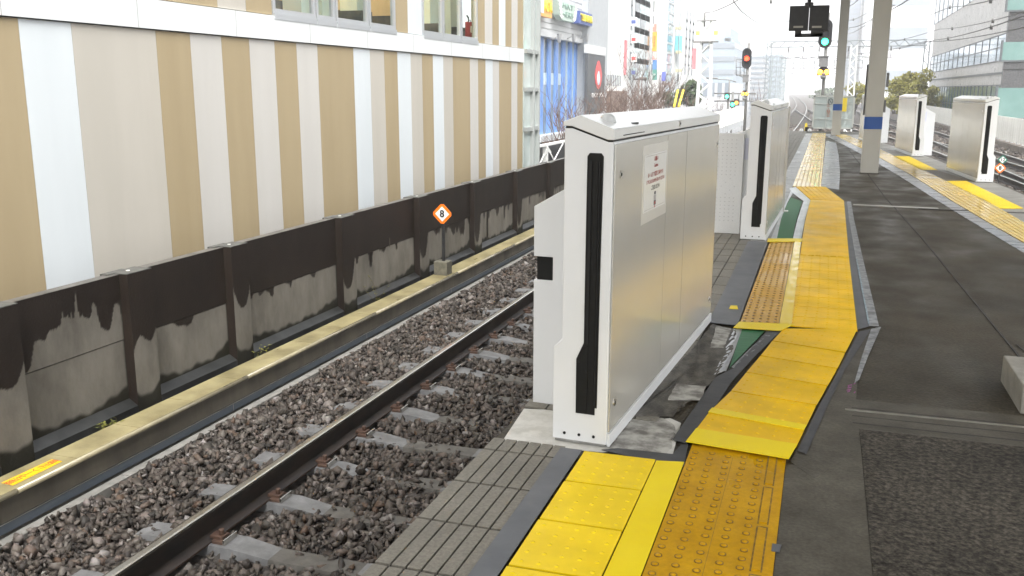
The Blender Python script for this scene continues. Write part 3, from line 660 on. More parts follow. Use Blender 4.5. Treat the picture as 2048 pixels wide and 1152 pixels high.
# rails
m_rail = mat('rail_dark', (.012,.010,.009), (.035,.024,.018), rough=.5, scale=14, stretch=(1,.3,1))
m_railtop = mat('rail_top', (.55,.53,.49), (.62,.60,.56), rough=.22, metal=1, scale=6, stretch=(6,.3,1))
m_railfoot = mat('rail_rust', (.045,.026,.018), (.09,.05,.03), rough=.7, scale=30)
PROF = [(-.0725,-.174,2),(.0725,-.174,2),(.0725,-.163,2),(.012,-.142,0),(.010,-.052,0),(.031,-.040,0),(.0335,-.014,0),(.029,-.003,1),(.018,0,1),(-.018,0,1),(-.029,-.003,1),(-.0335,-.014,0),(-.031,-.040,0),(-.010,-.052,0),(-.012,-.142,0),(-.0725,-.163,2)]
def rail(path, label, ztop=-.95, group='rails of the tracks'):
    b = MB(); n = len(PROF); K = len(path)
    for k, (x, y) in enumerate(path):
        x0, y0 = path[max(k-1,0)]; x1, y1 = path[min(k+1,K-1)]; d = Vector((x1-x0, y1-y0)).normalized(); px, py = d.y, -d.x
        b.v += [(x+px*a, y+py*a, ztop+h) for a, h, _ in PROF]
    for k in range(K-1):
        for i in range(n):
            j = (i+1) % n; mi = PROF[i][2] if PROF[i][2] == PROF[j][2] else (0 if 0 in (PROF[i][2],PROF[j][2]) else PROF[i][2])
            if i in (6,) or i in (10,): mi = 1
            b.f.append([k*n+i, k*n+j, (k+1)*n+j, (k+1)*n+i]); b.m.append(mi); b.sm.append(False)
    b.f.append(list(range(n))); b.m.append(0); b.sm.append(False)
    return tag(b.build('rail', [m_rail, m_railtop, m_railfoot]), label, 'rail', group)
FAR = [-3,5,15,30,50,70,90,110,130,160,200,300,450,650]
rail([(-3.345+off(y), y) for y in FAR], 'dark steel rail with a shiny top, nearest the stained wall')
rail([(-1.845+off(y), y) for y in FAR], 'rail of the left track close under the platform edge')
T1 = [(5.9,14),(4.97,31),(4.27,42.4),(3.2,54),(1.2,67),(-1.23,81.5),(-1.94,94),(-3.95,127)]
rail(T1, 'left rail of the crossover swinging left beyond the platform end')
rail([(7.4,14),(6.47,31),(5.77,42.4),(4.7,54),(2.9,67),(.5,83),(-.42,95),(-1.7,116),(-2.35,128)], 'right rail of the crossover swinging left beyond the platform end')
rail([(5.6,14),(5.45,31),(5.2,42),(4.9,60),(4.0+off(90),90)]+[(3.9+off(y),y) for y in (130,200,300,450)], 'left rail of the straight right track')
rail([(7.1,14),(6.95,31),(6.7,42),(6.4,60),(5.5+off(90),90)]+[(5.4+off(y),y) for y in (130,200,300,450)], 'right rail of the straight right track')

# sleepers with their fastenings
m_slp = mat('sleeper_concrete', blot=(7,.25,6), c1=(.125,.126,.128), c2=(.175,.176,.177), rough=.55, scale=12, detail=8, bump=.15, bscale=60)
m_slp2 = mat('sleeper_dark', (.070,.066,.058), (.115,.108,.096), rough=.65, scale=12, detail=8, bump=.2, bscale=60)  # darker tone for the lowered middle and the plain far sleepers
m_clip = mat('clip_rust', (.055,.030,.022), (.11,.065,.045), rough=.45, scale=30)
def make_sleeper():
    t = thing('sleeper', 'grey concrete sleeper under the left track', 'sleeper', (-2.595,0,0), 0, 'concrete sleepers of the left track')
    prof = [(-1.2,-1.135),(-.98,-1.125),(-.52,-1.125),(-.28,-1.155),(.28,-1.155),(.52,-1.125),(.98,-1.125),(1.2,-1.135)]
    b = MB()
    for (xa, za), (xb, zb) in zip(prof, prof[1:]):
        w0 = .086 if abs(xa) > .4 else .076; w1 = .086 if abs(xb) > .4 else .076
        mi = 0 if (abs(xa)+abs(xb))/2 > .3 else 1
        b.add([(xa,-w0-.03,-1.25),(xb,-w1-.03,-1.25),(xb,w1+.03,-1.25),(xa,w0+.03,-1.25),(xa,-w0,za),(xb,-w1,zb),(xb,w1,zb),(xa,w0,za)],
              [(4,5,6,7),(0,1,5,4),(2,3,7,6)], mi)
    b.add([(-1.2,-.135,-1.25),(-1.2,.135,-1.25),(-1.2,.105,-1.135),(-1.2,-.105,-1.135)], [(0,3,2,1)])
    b.build('body', [m_slp, m_slp2], t)
    for xs, sg in ((-.75,1),(-.75,-1),(.75,-1)):
        b = MB(); x0 = xs+sg*.078
        b.box(min(x0,x0+sg*.085),max(x0,x0+sg*.085),-.06,.06,-1.126,-1.105); b.box(min(x0-sg*.03,x0+sg*.06),max(x0-sg*.03,x0+sg*.06),-.035,.035,-1.108,-1.088)
        b.tube([(x0+sg*.03,0,-1.09),(x0+sg*.03,0,-1.055)],.017,8); b.box(min(x0+sg*.078,x0+sg*.092),max(x0+sg*.078,x0+sg*.092),-.065,.065,-1.126,-1.088,1)
        f = b.build('rail_fastening', [m_clip, m_railtop], t, bevel=.003)
    return t
proto = make_sleeper()
for k in range(-3, 52):
    o = proto if k == -3 else copy_tree(proto)
    o.location.y = sleeper_y(k); o.rotation_euler = (0,0,rng.uniform(-.006,.006)); o.location.z = rng.uniform(-.006,.004)
    o['label'] = 'grey concrete sleeper lying in ballast under the left track'
# far and right-hand sleepers are plain bars
m_slp3 = m_slp2
sp = MB(); sp.box(-1.2,1.2,-.11,.11,-1.3,-1.128); s0 = sp.build('sleeper', [m_slp3]); tag(s0, 'concrete sleeper under the right-hand track', 'sleeper', 'concrete sleepers of the right-hand track')
for k in range(44):
    o = s0 if k == 0 else s0.copy()
    if k: COL.objects.link(o)
    y = 16+k*.9; o.location = (at_y(T1[:4], y)+.75, y, 0)
sp = MB(); sp.box(-1.2,1.2,-.14,.14,-1.3,-1.128); s1 = sp.build('sleeper', [m_slp3]); tag(s1, 'far concrete sleeper beyond the platform end', 'sleeper', 'far sleepers of the left track')
for k in range(50):
    o = s1 if k == 0 else s1.copy()
    if k: COL.objects.link(o)
    y = 36+k*1.6; o.location = (-2.595+off(y), y, 0)

# ------------------------------------------------------------------ side walkway and parapet
m_walk = mat('walk_cover', (.15,.125,.062), (.32,.275,.145), rough=.38, scale=3.2, detail=10, rvar=.14, ramp=(.3,.62))
m_walkface = mat('walk_face', (.060,.053,.040), (.115,.102,.078), rough=.5, scale=5, detail=8, stretch=(1,1,.3), rvar=.1)
m_nose = mat('walk_nose', (.25,.22,.14), (.34,.30,.19), rough=.2, scale=5, coat=.6)
m_chan = mat('steel_channel', (.085,.105,.125), (.11,.13,.155), rough=.4, scale=6, stretch=(1,.4,1))
m_kerb = mat('kerb_concrete', (.17,.165,.15), (.25,.24,.22), rough=.65, scale=8, detail=8, bump=.15)
b = MB(); y = 1.5; k = 0
while y < 36:
    b.box(-4.755,-4.52,y+.003,y+.597,-.902,-.880); y += .6
tag(b.build('walkway', [m_walk]), kind='structure')
b = MB(); 
for k in range(15):
    y0 = 1.6+k*2.4; b.tube([(-4.518,y0+.004,-.896),(-4.518,y0+2.396,-.896)], .019, 12)
tag(b.build('walkway_nosing', [m_nose]), kind='structure')
b = MB(); b.box(-4.60,-4.522,0,60,-1.055,-.904); tag(b.build('walkway_face', [m_walkface]), kind='structure')
b = MB(); b.box(-4.62,-4.526,0,60,-1.125,-1.06); b.box(-4.62,-4.522,0,60,-1.066,-1.062,1)
for k in range(14): b.box(-4.5262,-4.524,1.4+k*2.4,1.404+k*2.4,-1.125,-1.065,1)
tag(b.build('walkway_channel', [m_chan, m_steelstrip]), kind='structure')
b = MB(); y = 0
while y < 60: b.box(-4.475,-4.400,y+.004,y+1.2,-1.3,-1.118); y += 1.205
tag(b.build('trackside_kerb', [m_kerb]), kind='structure')
b = MB(); b.box(-4.88,-4.40,0,60,-1.4,-1.24); tag(b.build('gutter', [m_groove]), kind='structure')

# stained wall: per-vertex wetness on a fine grid
m_wall = bpy.data.materials.new('stained_concrete'); m_wall.use_nodes = True
n = m_wall.node_tree.nodes; l = m_wall.node_tree.links; bs = n['Principled BSDF']
at_ = n.new('ShaderNodeAttribute'); at_.attribute_name = 'wet'; at2 = n.new('ShaderNodeAttribute'); at2.attribute_name = 'moss_and_edge'
ge = n.new('ShaderNodeNewGeometry'); mp = n.new('ShaderNodeMapping'); mp.inputs['Scale'].default_value = (1,1,.45); l.new(ge.outputs['Position'], mp.inputs[0])
no = n.new('ShaderNodeTexNoise'); no.inputs['Scale'].default_value = 3.5; no.inputs['Detail'].default_value = 10; no.inputs['Roughness'].default_value = .65; l.new(mp.outputs[0], no.inputs[0])
def ramp(c1, c2, a=.3, b_=.7):
    r = n.new('ShaderNodeValToRGB'); r.color_ramp.elements[0].position = a; r.color_ramp.elements[1].position = b_; r.color_ramp.elements[0].color = c1+(1,); r.color_ramp.elements[1].color = c2+(1,); l.new(no.outputs['Fac'], r.inputs[0]); return r
dry = ramp((.085,.077,.064), (.205,.19,.162), .25, .72); wetc = ramp((.0105,.0068,.0047), (.021,.0142,.0103)); mos_edge = ramp((.009,.0085,.005), (.022,.020,.011))
m1 = n.new('ShaderNodeMix'); m1.data_type = 'RGBA'; l.new(at_.outputs['Fac'], m1.inputs[0]); l.new(dry.outputs[0], m1.inputs[6]); l.new(wetc.outputs[0], m1.inputs[7])
m2 = n.new('ShaderNodeMix'); m2.data_type = 'RGBA'; l.new(at2.outputs['Fac'], m2.inputs[0]); l.new(m1.outputs[2], m2.inputs[6]); l.new(mos_edge.outputs[0], m2.inputs[7]); l.new(m2.outputs[2], bs.inputs['Base Color'])
bs.inputs['Specular IOR Level'].default_value = .28
rr = n.new('ShaderNodeMapRange'); rr.inputs['To Min'].default_value = .8; rr.inputs['To Max'].default_value = .55; l.new(at_.outputs['Fac'], rr.inputs[0]); l.new(rr.outputs[0], bs.inputs['Roughness'])
bp = n.new('ShaderNodeBump'); bp.inputs['Strength'].default_value = .25; bp.inputs['Distance'].default_value = .01; nb = n.new('ShaderNodeTexNoise'); nb.inputs['Scale'].default_value = 60; l.new(ge.outputs['Position'], nb.inputs[0]); l.new(nb.outputs[0], bp.inputs['Height']); l.new(bp.outputs[0], bs.inputs['Normal'])
XW, XP = -4.95, -4.872
JZ, ZT, ZB = -.365, .135, -.835
def drips(y0, y1, base, amp, seed, fn=None):
    r = np.random.RandomState(seed); xs = []; y = y0
    n_ = max(3, int((y1-y0)/.09)); cs = np.sort(r.uniform(y0, y1, n_)); ln = r.exponential(amp, n_); wd = r.uniform(.018,.05,n_)
    rough_ = r.normal(size=400)
    def f(Y):
        z = base - .012 - .012*np.sin(Y*23+seed) - .006*np.sin(Y*61)
        for c, a, w_ in zip(cs, ln, wd): z = np.minimum(z, base - a*np.clip(1-((Y-c)/w_)**4, 0, 1)**.6)
        return z
    return f
def traced(pts, x):
    q = [onx(px, py, x) for px, py in pts]; Y = np.array([p.y for p in q]); Z = np.array([p.z for p in q]); o = np.argsort(Y)
    return lambda YY: np.interp(YY, Y[o], Z[o])
cz = lambda P, s, ox, oy: [(x/s+ox, y/s+oy) for x, y in P]
tr1 = traced(cz([(205,715),(235,670),(250,580),(262,490),(275,472),(300,462),(345,465),(362,430),(380,388),(430,375),(460,350),(470,330),(474,290),(478,240),(486,285),(492,289),(508,285),(515,262),(525,290),(540,290),(546,240),(554,292),(572,295),(576,120),(582,110),(592,170),(600,240),(614,280),(628,285),(634,265),(640,288),(690,295),(702,260),(708,190),(716,178),(736,200),(742,250),(760,310),(775,360),(800,385),(830,390),(850,370),(862,300),(872,220),(884,182),(905,180),(918,200),(930,260),(945,320)], 3.841, 0, 560), XW)
tr2 = traced(cz([(905,795),(930,782),(960,778),(985,765),(1005,768),(1020,784),(1045,785),(1060,778),(1078,786),(1105,765),(1112,745),(1120,718),(1170,697),(1200,690),(1212,680),(1230,683),(1260,660),(1300,648)], 2.88, 0, 380), XW)
tr3 = traced(cz([(580,715),(592,712),(600,680),(620,657),(636,660),(642,688),(655,690),(668,672),(690,645),(698,662),(715,664),(728,690),(740,697),(748,690),(752,612),(778,598),(786,608),(795,592),(820,585),(840,602),(862,605),(872,640),(878,605),(885,572),(905,575),(920,562),(935,556),(955,556),(962,535),(985,525),(1010,530),(1025,555),(1045,558),(1055,512),(1085,495),(1110,490),(1120,475),(1150,487),(1165,465),(1180,460),(1190,465),(1197,448),(1205,445)], 3.6, 340, 400), XW)
tr4 = traced(cz([(605,965),(628,955),(640,870),(650,800),(780,766),(795,800),(810,900),(820,1010),(838,1028),(858,1005),(868,900),(878,720),(965,690),(985,752),(1005,738),(1040,770),(1070,765),(1085,720),(1095,660),(1135,640),(1148,700),(1160,640),(1185,630),(1240,610),(1250,700),(1262,745),(1275,735),(1283,600),(1317,580)], 8.23, 640, 410), XW)
tr5 = traced(cz([(345,490),(360,455),(385,458),(400,490),(420,525),(440,490),(452,510),(470,440),(480,445),(500,480),(540,490),(548,440),(565,430),(585,440),(600,490),(620,520),(635,500),(642,410),(650,480),(665,488),(678,420),(690,480),(705,525),(718,495),(735,528),(745,450),(755,310),(775,308),(795,395),(805,390),(820,300),(830,290)], 5.761, 800, 380), XW)
post_Y = [(4.225,4.49),(5.496,5.76),(6.783,7.034),(8.763,9.062),(10.795,11.097),(12.79,13.10),(14.83,15.13),(16.83,17.13),(18.83,19.13),(20.83,21.13),(22.83,23.13),(24.83,25.13)]
walltop = thing('parapet_wall', 'dark rain stained concrete panel wall along the left track', 'wall')
def grid_face(name, x, y0, y1, z0, z1, bound, seed, parent, back, moss_amp=.11, step=.011, post=False):
    ny, nz = max(2, int((y1-y0)/step)), max(2, int((z1-z0)/step)); Y, Z = np.meshgrid(np.linspace(y0,y1,ny), np.linspace(z0,z1,nz))
    jit = .004*np.sin(Y*310+Z*170)
    wet = np.clip((Z - bound(Y) + jit)/.008+.5, 0, 1)
    r = np.random.RandomState(seed); t = (Y-y0)/(y1-y0)
    mz = ZB + moss_amp*(.25+.9*np.abs(2*t-1)**3) + .012*np.sin(Y*17+seed)+.008*np.sin(Y*43)
    moss_and_edge = np.clip((mz-Z)/.03+.5, 0, 1)
    if not post: moss_and_edge = np.maximum(moss_and_edge, np.clip((t-.985)/.012, 0, 1)); moss_and_edge = np.maximum(moss_and_edge, np.clip((.012-t)/.010, 0, 1))  # same mask also darkens both panel ends beside the posts
    V = np.stack([np.full(Y.size, x), Y.ravel(), Z.ravel()], 1)
    i = np.arange(nz-1)[:,None]*ny + np.arange(ny-1)[None]; Fc = np.stack([i, i+1, i+ny+1, i+ny], -1).reshape(-1,4)
    nb_ = len(V); V = np.concatenate([V, [[x,y0,z0],[x,y1,z0],[x,y1,z1],[x,y0,z1],[back,y0,z0],[back,y1,z0],[back,y1,z1],[back,y0,z1]]])
    Bf = [[3,2,6,7],[1,5,6,2],[0,3,7,4],[0,4,5,1],[4,7,6,5]]
    me = bpy.data.meshes.new(name); me.from_pydata([tuple(v) for v in V], [], Fc.tolist()+[[nb_+a for a in f] for f in Bf]); me.update()
    for nm, arr in (('wet', wet), ('moss_and_edge', moss_and_edge)):
        a = me.attributes.new(nm, 'FLOAT', 'POINT'); full = np.ones(len(V), np.float32) if nm == 'wet' else np.zeros(len(V), np.float32); full[:nb_] = arr.ravel()
        if nm == 'wet' and post: full[nb_:] = 1
        a.data.foreach_set('value', full)
    me.materials.append(m_wall); o = bpy.data.objects.new(name, me); COL.objects.link(o); o.parent = parent; return o
spans = [(3.2,4.225)] + [(a[1], b_[0]) for a, b_ in zip(post_Y, post_Y[1:])]
tr = {1: tr1, 2: tr2, 3: tr3, 4: tr4, 5: tr5}
for k, (a, c) in enumerate(spans):
    up_ = tr.get(k, drips(a, c, JZ, .10, 20+k))
    st = .011 if c < 9 else (.016 if c < 15 else .03)
    if k == 1:
        grid_face('wall_panel', XW, a, c, JZ+.003, ZT, up_, k, walltop, XW-.08, step=st)
        grid_face('wall_panel', XW-.004, a, c, ZB-.1, JZ-.003, lambda Y: np.where(Y < a+.045, JZ-.4+(Y-a)*0, 9.), k+30, walltop, XW-.08, step=st)
    else:
        grid_face('wall_panel', XW, a, c, JZ+.003, ZT, (lambda Y: np.full_like(Y, -9.)) if k != 4 else (lambda Y: np.where(np.abs(Y-(a+1.02)) < .012, JZ+.09, -9.)), k, walltop, XW-.08, step=max(st,.012), moss_amp=0)
        grid_face('wall_panel', XW-.004, a, c, ZB-.1, JZ-.003, up_, k+30, walltop, XW-.08, step=st)
pb = {1: traced(cz([(1000,650),(1030,560),(1045,490),(1060,450),(1078,420),(1100,440),(1130,462),(1160,465),(1175,440),(1190,395),(1200,350)], 3.841, 0, 560), XP),
      2: traced(cz([(455,640),(470,690),(490,745),(510,775),(530,775),(550,750),(563,700),(570,660),(577,575)], 3.6, 340, 400), XP),
      0: traced(cz([(5,840),(60,845),(100,830),(130,790),(150,740),(170,680),(190,620),(200,640)], 3.841, 0, 560), XP)}
for k, (a, c) in enumerate(post_Y):
    f = pb.get(k)
    if f is None:
        rr_ = random.Random(k); d_ = rr_.uniform(.25,.5); 
        f = (lambda a, c, d_: lambda Y: JZ+.02 - d_*np.clip(1-(np.abs(Y-(a+.11))/.16)**2.5, 0, 1))(a, c, d_)
    grid_face('wall_post', XP, a, c, ZB-.1, ZT+.006, f, 60+k, walltop, -5.03, moss_amp=.06, step=.011 if k < 4 else .02, post=True)
    b = MB(); b.box(-5.035,XP+.002,a-.003,c+.003,ZT+.006,ZT+.012); b.box(-5.06,-4.99,a-.07,a+.16,ZT-.03,ZT+.013)
    b.tube([(-4.96,(a+c)/2-.02,ZT+.011),(-4.96,(a+c)/2-.02,ZT+.016)], .016, 10, 1)
    b.build('post_cap', [mat('cap_concrete', (.055,.056,.052), (.11,.11,.10), rough=.6, scale=14) if 'cap_concrete' not in MATS else MATS['cap_concrete'], m_paper], walltop)
b = MB()
for a, c in spans: b.box(-5.035,XW+.002,a,c,ZT+.0005,ZT+.004)
b.build('coping', [mat('coping_wet', (.06,.056,.05), (.13,.12,.11), rough=.45, scale=10)], walltop)
b = MB(); m_pl = mat('plinth_wet', (.010,.0105,.010), (.03,.031,.030), rough=.4, scale=5, detail=8)
b.prism([(-5.0,-1.3),(-5.0,-.83),(-4.953,-.836),(-4.875,-.885),(-4.87,-1.3)], 3, 26, 'y')
tag(b.build('wall_plinth', [m_pl]), kind='structure')

# warning label on the walkway, and the two kinds of number marker
t = thing('warning_label', 'orange red lettering on a yellow label stuck to the walkway', 'label', (0,0,0))
q = fl((3,966),(26,971),(124,923),(104,919), z=-.879); b = MB(); b.prism(q, -.8795, -.877); pl = b.build('plate', [mat('label_yellow', (.80,.47,.01), rough=.4)], t)
a, c, d, e = [Vector((x, y, -.8765)) for x, y in q]; ctr = (a+c+d+e)/4; ex = (d-c).normalized()
for k, ch in enumerate('願出やーくさ出願'):
    f_ = (k+.5)/8; p = (a+c)/2*(1-f_)+(d+e)/2*f_
    text_mesh('lettering', ch, .060, m_inkr, pl, frame(p, ex, (-1,0,0)), extrude=.0004)
m_or = mat('sign_orange', (.95,.19,.006), (.92,.17,.005), rough=.4, scale=5); m_wh = mat('sign_white', (.78,.78,.76), rough=.4); m_bk = mat('sign_black', (.01,.01,.01), rough=.5)
def octa(r, cut):  # diamond with clipped corners
    k = r*cut; return [(r,-k),(r,k),(k,r),(-k,r),(-r,k),(-r,-k),(-k,-r),(k,-r)]
def diamond(parent, loc, s, ring, digits, dsize, face=0):
    b = MB(); b.prism([(x+loc[0], z+loc[2]) for x, z in octa(s,.16)], loc[1], loc[1]+.006, 'y'); o = b.build('plate', [ring], parent)
    k = s*.78; b = MB(); b.prism([(loc[0]+k,loc[2]),(loc[0],loc[2]+k),(loc[0]-k,loc[2]),(loc[0],loc[2]-k)], loc[1]-.003, loc[1], 'y'); b.build('inner_face', [m_wh], o)
    tt = text_mesh('lettering', digits, dsize, m_bk, o, frame((loc[0],loc[1]-.0045,loc[2]), (1,0,0), (0,0,1)), extrude=.0012, offset=dsize*.022); 
    tt.modifiers.new('solid','SOLIDIFY').thickness = .004
    return o
bp_ = onz(889,542,-.88); bl = Vector((-4.635, onx(889,500,-4.635).y, -.88))
YSG = onx(889,530,-4.62).y
t = thing('number_marker', 'orange bordered white diamond marked 8 on a black post by the wall', 'track marker', (-4.63,YSG,-.88))
zc = onx(888,427,-4.63).z+.88; rad = .5*(onx(888,408,-4.63).z-onx(888,446,-4.63).z)*1.02
b = MB(); pA = ony(874,540,YSG).x+4.63; pB = ony(907,540,YSG).x+4.63; zt_ = onx(889,521,-4.63).z+.88
b.box(-.105,.08,-.09,.09,.0,zt_); b.build('base_block', [mat('marker_base', (.08,.075,.055), (.16,.15,.11), rough=.6, scale=12)], t, bevel=.006)
b = MB(); b.box(-.019,.019,-.012,.012,zt_,zc); b.build('post', [m_dk], t)
o = diamond(t, (-.004,-.022,zc), rad, m_or, '8', rad*1.02)
# right markers in the ballast
pR = onz(2000,361,-1.16); YR = 24.0
pm = ony(2000,336,YR); 
t = thing('number_marker', 'green and orange diamond markers 12 and 8 on a short post in ballast', 'track marker', (pm.x,YR,0))
rad = ony(2000,326,YR).z-pm.z; b = MB(); b.box(-.015,.015,-.01,.01,ony(2000,362,YR).z-.1,ony(2000,320,YR).z); b.build('post', [m_dk], t)
diamond(t, (0,-.02,pm.z), rad, m_or, '8', rad*1.1); pm2 = ony(2005,319.5,YR)
diamond(t, (pm2.x-pm.x,-.026,pm2.z), rad*.85, mat('sign_green', (.01,.16,.10), rough=.4), '12', rad*.85)

# weeds
m_leaf = mat('weed_leaf', (.10,.12,.02), (.22,.20,.03), rough=.6, scale=20)
def weed(loc, h, n, sp, label, seed):
    r = random.Random(seed); t = thing('weed', label, 'plant', loc); b = MB(); lf = MB()
    for k in range(n):
        p = Vector((r.uniform(-.02,.02), r.uniform(-.02,.02), 0)); pts = [p.copy()]; d = Vector((r.uniform(-.4,.4), r.uniform(-.4,.4), 1))
        for j in range(5):
            d += Vector((r.uniform(-.3,.3), r.uniform(-.3,.3), 0)); p = p + d.normalized()*h/5*r.uniform(.6,1); pts.append(p.copy())
            for q in range(2):
                a = r.uniform(0,6.3); u = Vector((math.cos(a), math.sin(a), r.uniform(-.2,.5))); v = u.cross(Vector((0,0,1))).normalized(); s = sp*r.uniform(.6,1.2)
                lf.add([p, p+u*s*.5+v*s*.3, p+u*s, p+u*s*.5-v*s*.3], [(0,1,2,3)])
        b.tube(pts, .002, 4)
    b.build('stem', [mat('weed_stem', (.09,.07,.03), rough=.7) if 'weed_stem' not in MATS else MATS['weed_stem']], t); lf.build('leaf', [m_leaf], t)
weed(tuple(onx(212,836,-4.82).xy)+(-1.0,), .17, 5, .035, 'tiny yellow green weed in the gutter below the first wall panels', 1)
weed(tuple(onx(235,840,-4.80).xy)+(-1.0,), .16, 4, .03, 'second small weed growing just past the first gutter weed', 2)
weed(tuple(onx(528,715,-4.82).xy)+(-1.0,), .22, 5, .035, 'bushy little weed at the foot of the third wall post', 3)
weed(tuple(onx(752,595,-4.84).xy)+(-.95,), .42, 4, .03, 'thin dry weed standing before the wall left of the numbered marker', 4)

exec_far = True

# ================================================================== BACKGROUND
GZ = -6.6
b = MB(); b.add([(-1500,-200,GZ),(1500,-200,GZ),(1500,2500,GZ),(-1500,2500,GZ)], [(0,1,2,3)])
tag(b.build('street_ground', [mat('street', (.06,.06,.06), (.10,.10,.098), rough=.5, scale=.8)]), kind='structure')

# ---- striped building on the left
XB = -6.2
m_tan = mat('panel_tan', (.335,.266,.158), (.37,.297,.18), rough=.55, scale=2.2, detail=4, stretch=(1,1,.12)); m_pw = mat('panel_white', (.58,.62,.64), (.62,.66,.68), rough=.5, scale=2.2, detail=4, stretch=(1,1,.12))
m_pc = mat('panel_cream', (.44,.415,.365), (.48,.452,.40), rough=.55, scale=2.2, detail=4, stretch=(1,1,.12)); m_pp = mat('panel_pinkish', (.49,.475,.445), (.525,.51,.48), rough=.55, scale=2.2, detail=4, stretch=(1,1,.12))
PM = [m_tan, m_pw, m_pc, m_pp]
t = thing('striped_building', 'building clad in tan, cream and white vertical stripes along the left', 'building', (0,0,0))
zbb = onx(600, 30+.0909*600, XB).z; zbt = onx(430, 16, XB).z
def fy(px): return onx(px, 100, XB).y
low = [(-700,0),(42.7,1),(147,2),(314,0),(382,3),(444,0),(499.3,3),(549.6,0),(593.4,3),(635,0),(706.6,1),(739.6,2),(768,0),(794.5,1),(820.9,2),(843.8,0),(865.5,1),(886.3,2),(905.3,0),(939.6,3),(956,0),(970.8,1),(985.6,3),(998.2,0),(1023,3),(1035,0),(1046,None)]
b = MB()
YE = fy(1046)
for (a, mi), (c, _) in zip(low, low[1:]):
    y0 = -2.0 if a < 0 else fy(a); y1 = fy(c); b.box(XB-.06, XB, y0, y1-.004, GZ, zbb-.012, mi)
upp = [(-700,0),(441,2),(497,0),(548,None),(792,0),(817,1),(845,None),(955,0),(970,3),(985,0),(998,1),(1011,0),(1023,3),(1035,0),(1046,None)]
for (a, mi), (c, _) in zip(upp, upp[1:]):
    if mi is None: continue
    y0 = -2.0 if a < 0 else fy(a); b.box(XB-.06, XB, y0, fy(c)-.004, zbt+.01, zbt+4.5, mi)
b.build('cladding', PM, t)
b = MB(); b.box(XB-.3, XB-.0605, -2, YE, GZ, zbb-.005, 0); b.box(XB-.12, XB+.025, -2, YE+.01, zbb, zbt, 1)
for k in range(12): b.box(XB+.0245, XB+.0258, 1.2+k*1.55, 1.204+k*1.55, zbb, zbt, 2)
b.build('fascia_band', [m_pc, mat('fascia_white', (.64,.665,.67), (.68,.70,.705), rough=.45, scale=2, stretch=(1,1,.15)), m_seam if False else MATS['joint_grey']], t)
b = MB(); b.box(XB-8, XB-.1, -2, YE, zbt+4.5, zbt+5); b.box(XB-8.2, XB-8, -2, YE, zbt-.1, zbt+4.5, 0); b.box(XB-8, XB-.31, -2, YE, zbt-.3, zbt-.05, 1)
b.box(XB-8, XB-.2, -2.2, -2, GZ, zbt+5); b.build('wall', [m_pc, mat('floor_wood', (.30,.2,.1), (.36,.25,.13), rough=.4, scale=6)], t)
m_fr = mat('window_alu', (.55,.57,.59), rough=.35, metal=.6); m_gl = glass('clear_pane', (.80,.86,.84), .10)
m_room = mat('room_tan', (.55,.42,.24), (.66,.52,.32), rough=.6, scale=1.5); m_rcol = mat('room_column', (.62,.70,.64), rough=.6); m_rdark = mat('room_dark', (.05,.06,.065), (.12,.12,.115), rough=.4, scale=4)
m_lamp = mat('room_lamp', (1,.8,.5), emit=(1,.80,.5), estr=7)
def window(parent, px0, px1, ztop):
    y0, y1 = fy(px0)+.01, fy(px1)-.01; z0 = zbt+.01
    b = MB(); w_ = .05
    b.box(XB-.07,XB+.03,y0,y1,z0-.05,z0+.02); b.box(XB-.05,XB+.012,y0,y1,z0+.02,z0+.075); b.box(XB-.05,XB+.012,y0,y0+w_,z0+.075,ztop); b.box(XB-.05,XB+.012,y1-w_,y1,z0+.075,ztop)
    f = b.build('window', [m_fr], parent); b = MB(); b.add([(XB-.02,y0+w_,z0+.075),(XB-.02,y1-w_,z0+.075),(XB-.02,y1-w_,ztop),(XB-.02,y0+w_,ztop)], [(0,1,2,3)]); b.build('pane', [m_gl], f)
for a, c in ((548,634),(634,673),(673,739),(739,792),(845,886),(886,922),(922,955)): window(t, a, c, zbt+4.45)
# what shows inside
b = MB(); YY0, YY1 = fy(540), fy(960)
b.box(XB-2.6,XB-2.5,YY0-1,YY1+4,zbt,zbt+4.4,0)
for px in (620,660,728,870,910): y = onx(px,40,XB-.9).y; b.box(XB-1.2,XB-.9,y-.22,y+.22,zbt,zbt+4.4,1)
for px in (565,590,648,700): y = onx(px,30,XB-1.6).y; b.box(XB-2.2,XB-1.6,y-.4,y+.5,zbt,zbt+.45,2)
for px in (706,768,858,900): y = onx(px,40,XB-1).y; b.box(XB-1.25,XB-.75,y-.18,y+.18,zbt,zbt+.36,2)
for px in (556,600,690,770,880): y = onx(px,8,XB-1.2).y; b.box(XB-1.6,XB-1.2,y-.5,y+.5,zbt+2.25,zbt+2.33,3)
b.box(XB-.5,XB-.45,YY0,YY1,zbt+1.25,zbt+1.31,4)
b.build('interior', [m_room, m_rcol, m_rdark, m_lamp, m_pp], t)
ye = onx(937,60,XB-.35).y; t2 = thing('fire_extinguisher', 'red fire extinguisher behind the last window of the striped building', 'fire extinguisher', (XB-.35,ye,zbt+.02)); t2.scale = (.78,.78,.78)
b = MB(); b.tube([(0,0,0),(0,0,.42),(0,0,.48),(0,0,.5)], .085, 14); b.build('cylinder', [mat('extinguisher_red', (.33,.05,.06), rough=.3)], t2)
b = MB(); b.box(.06,.09,-.045,.045,.25,.40); b.build('paper_label', [m_wh], t2)
b = MB(); b.tube([(0,0,.5),(0,0,.6),(0,-.1,.64)], .02, 8); b.tube([(0,0,.55),(0,.12,.55),(0,.15,.4),(0,.14,.15)], .011, 8); b.build('hose', [m_dk], t2)
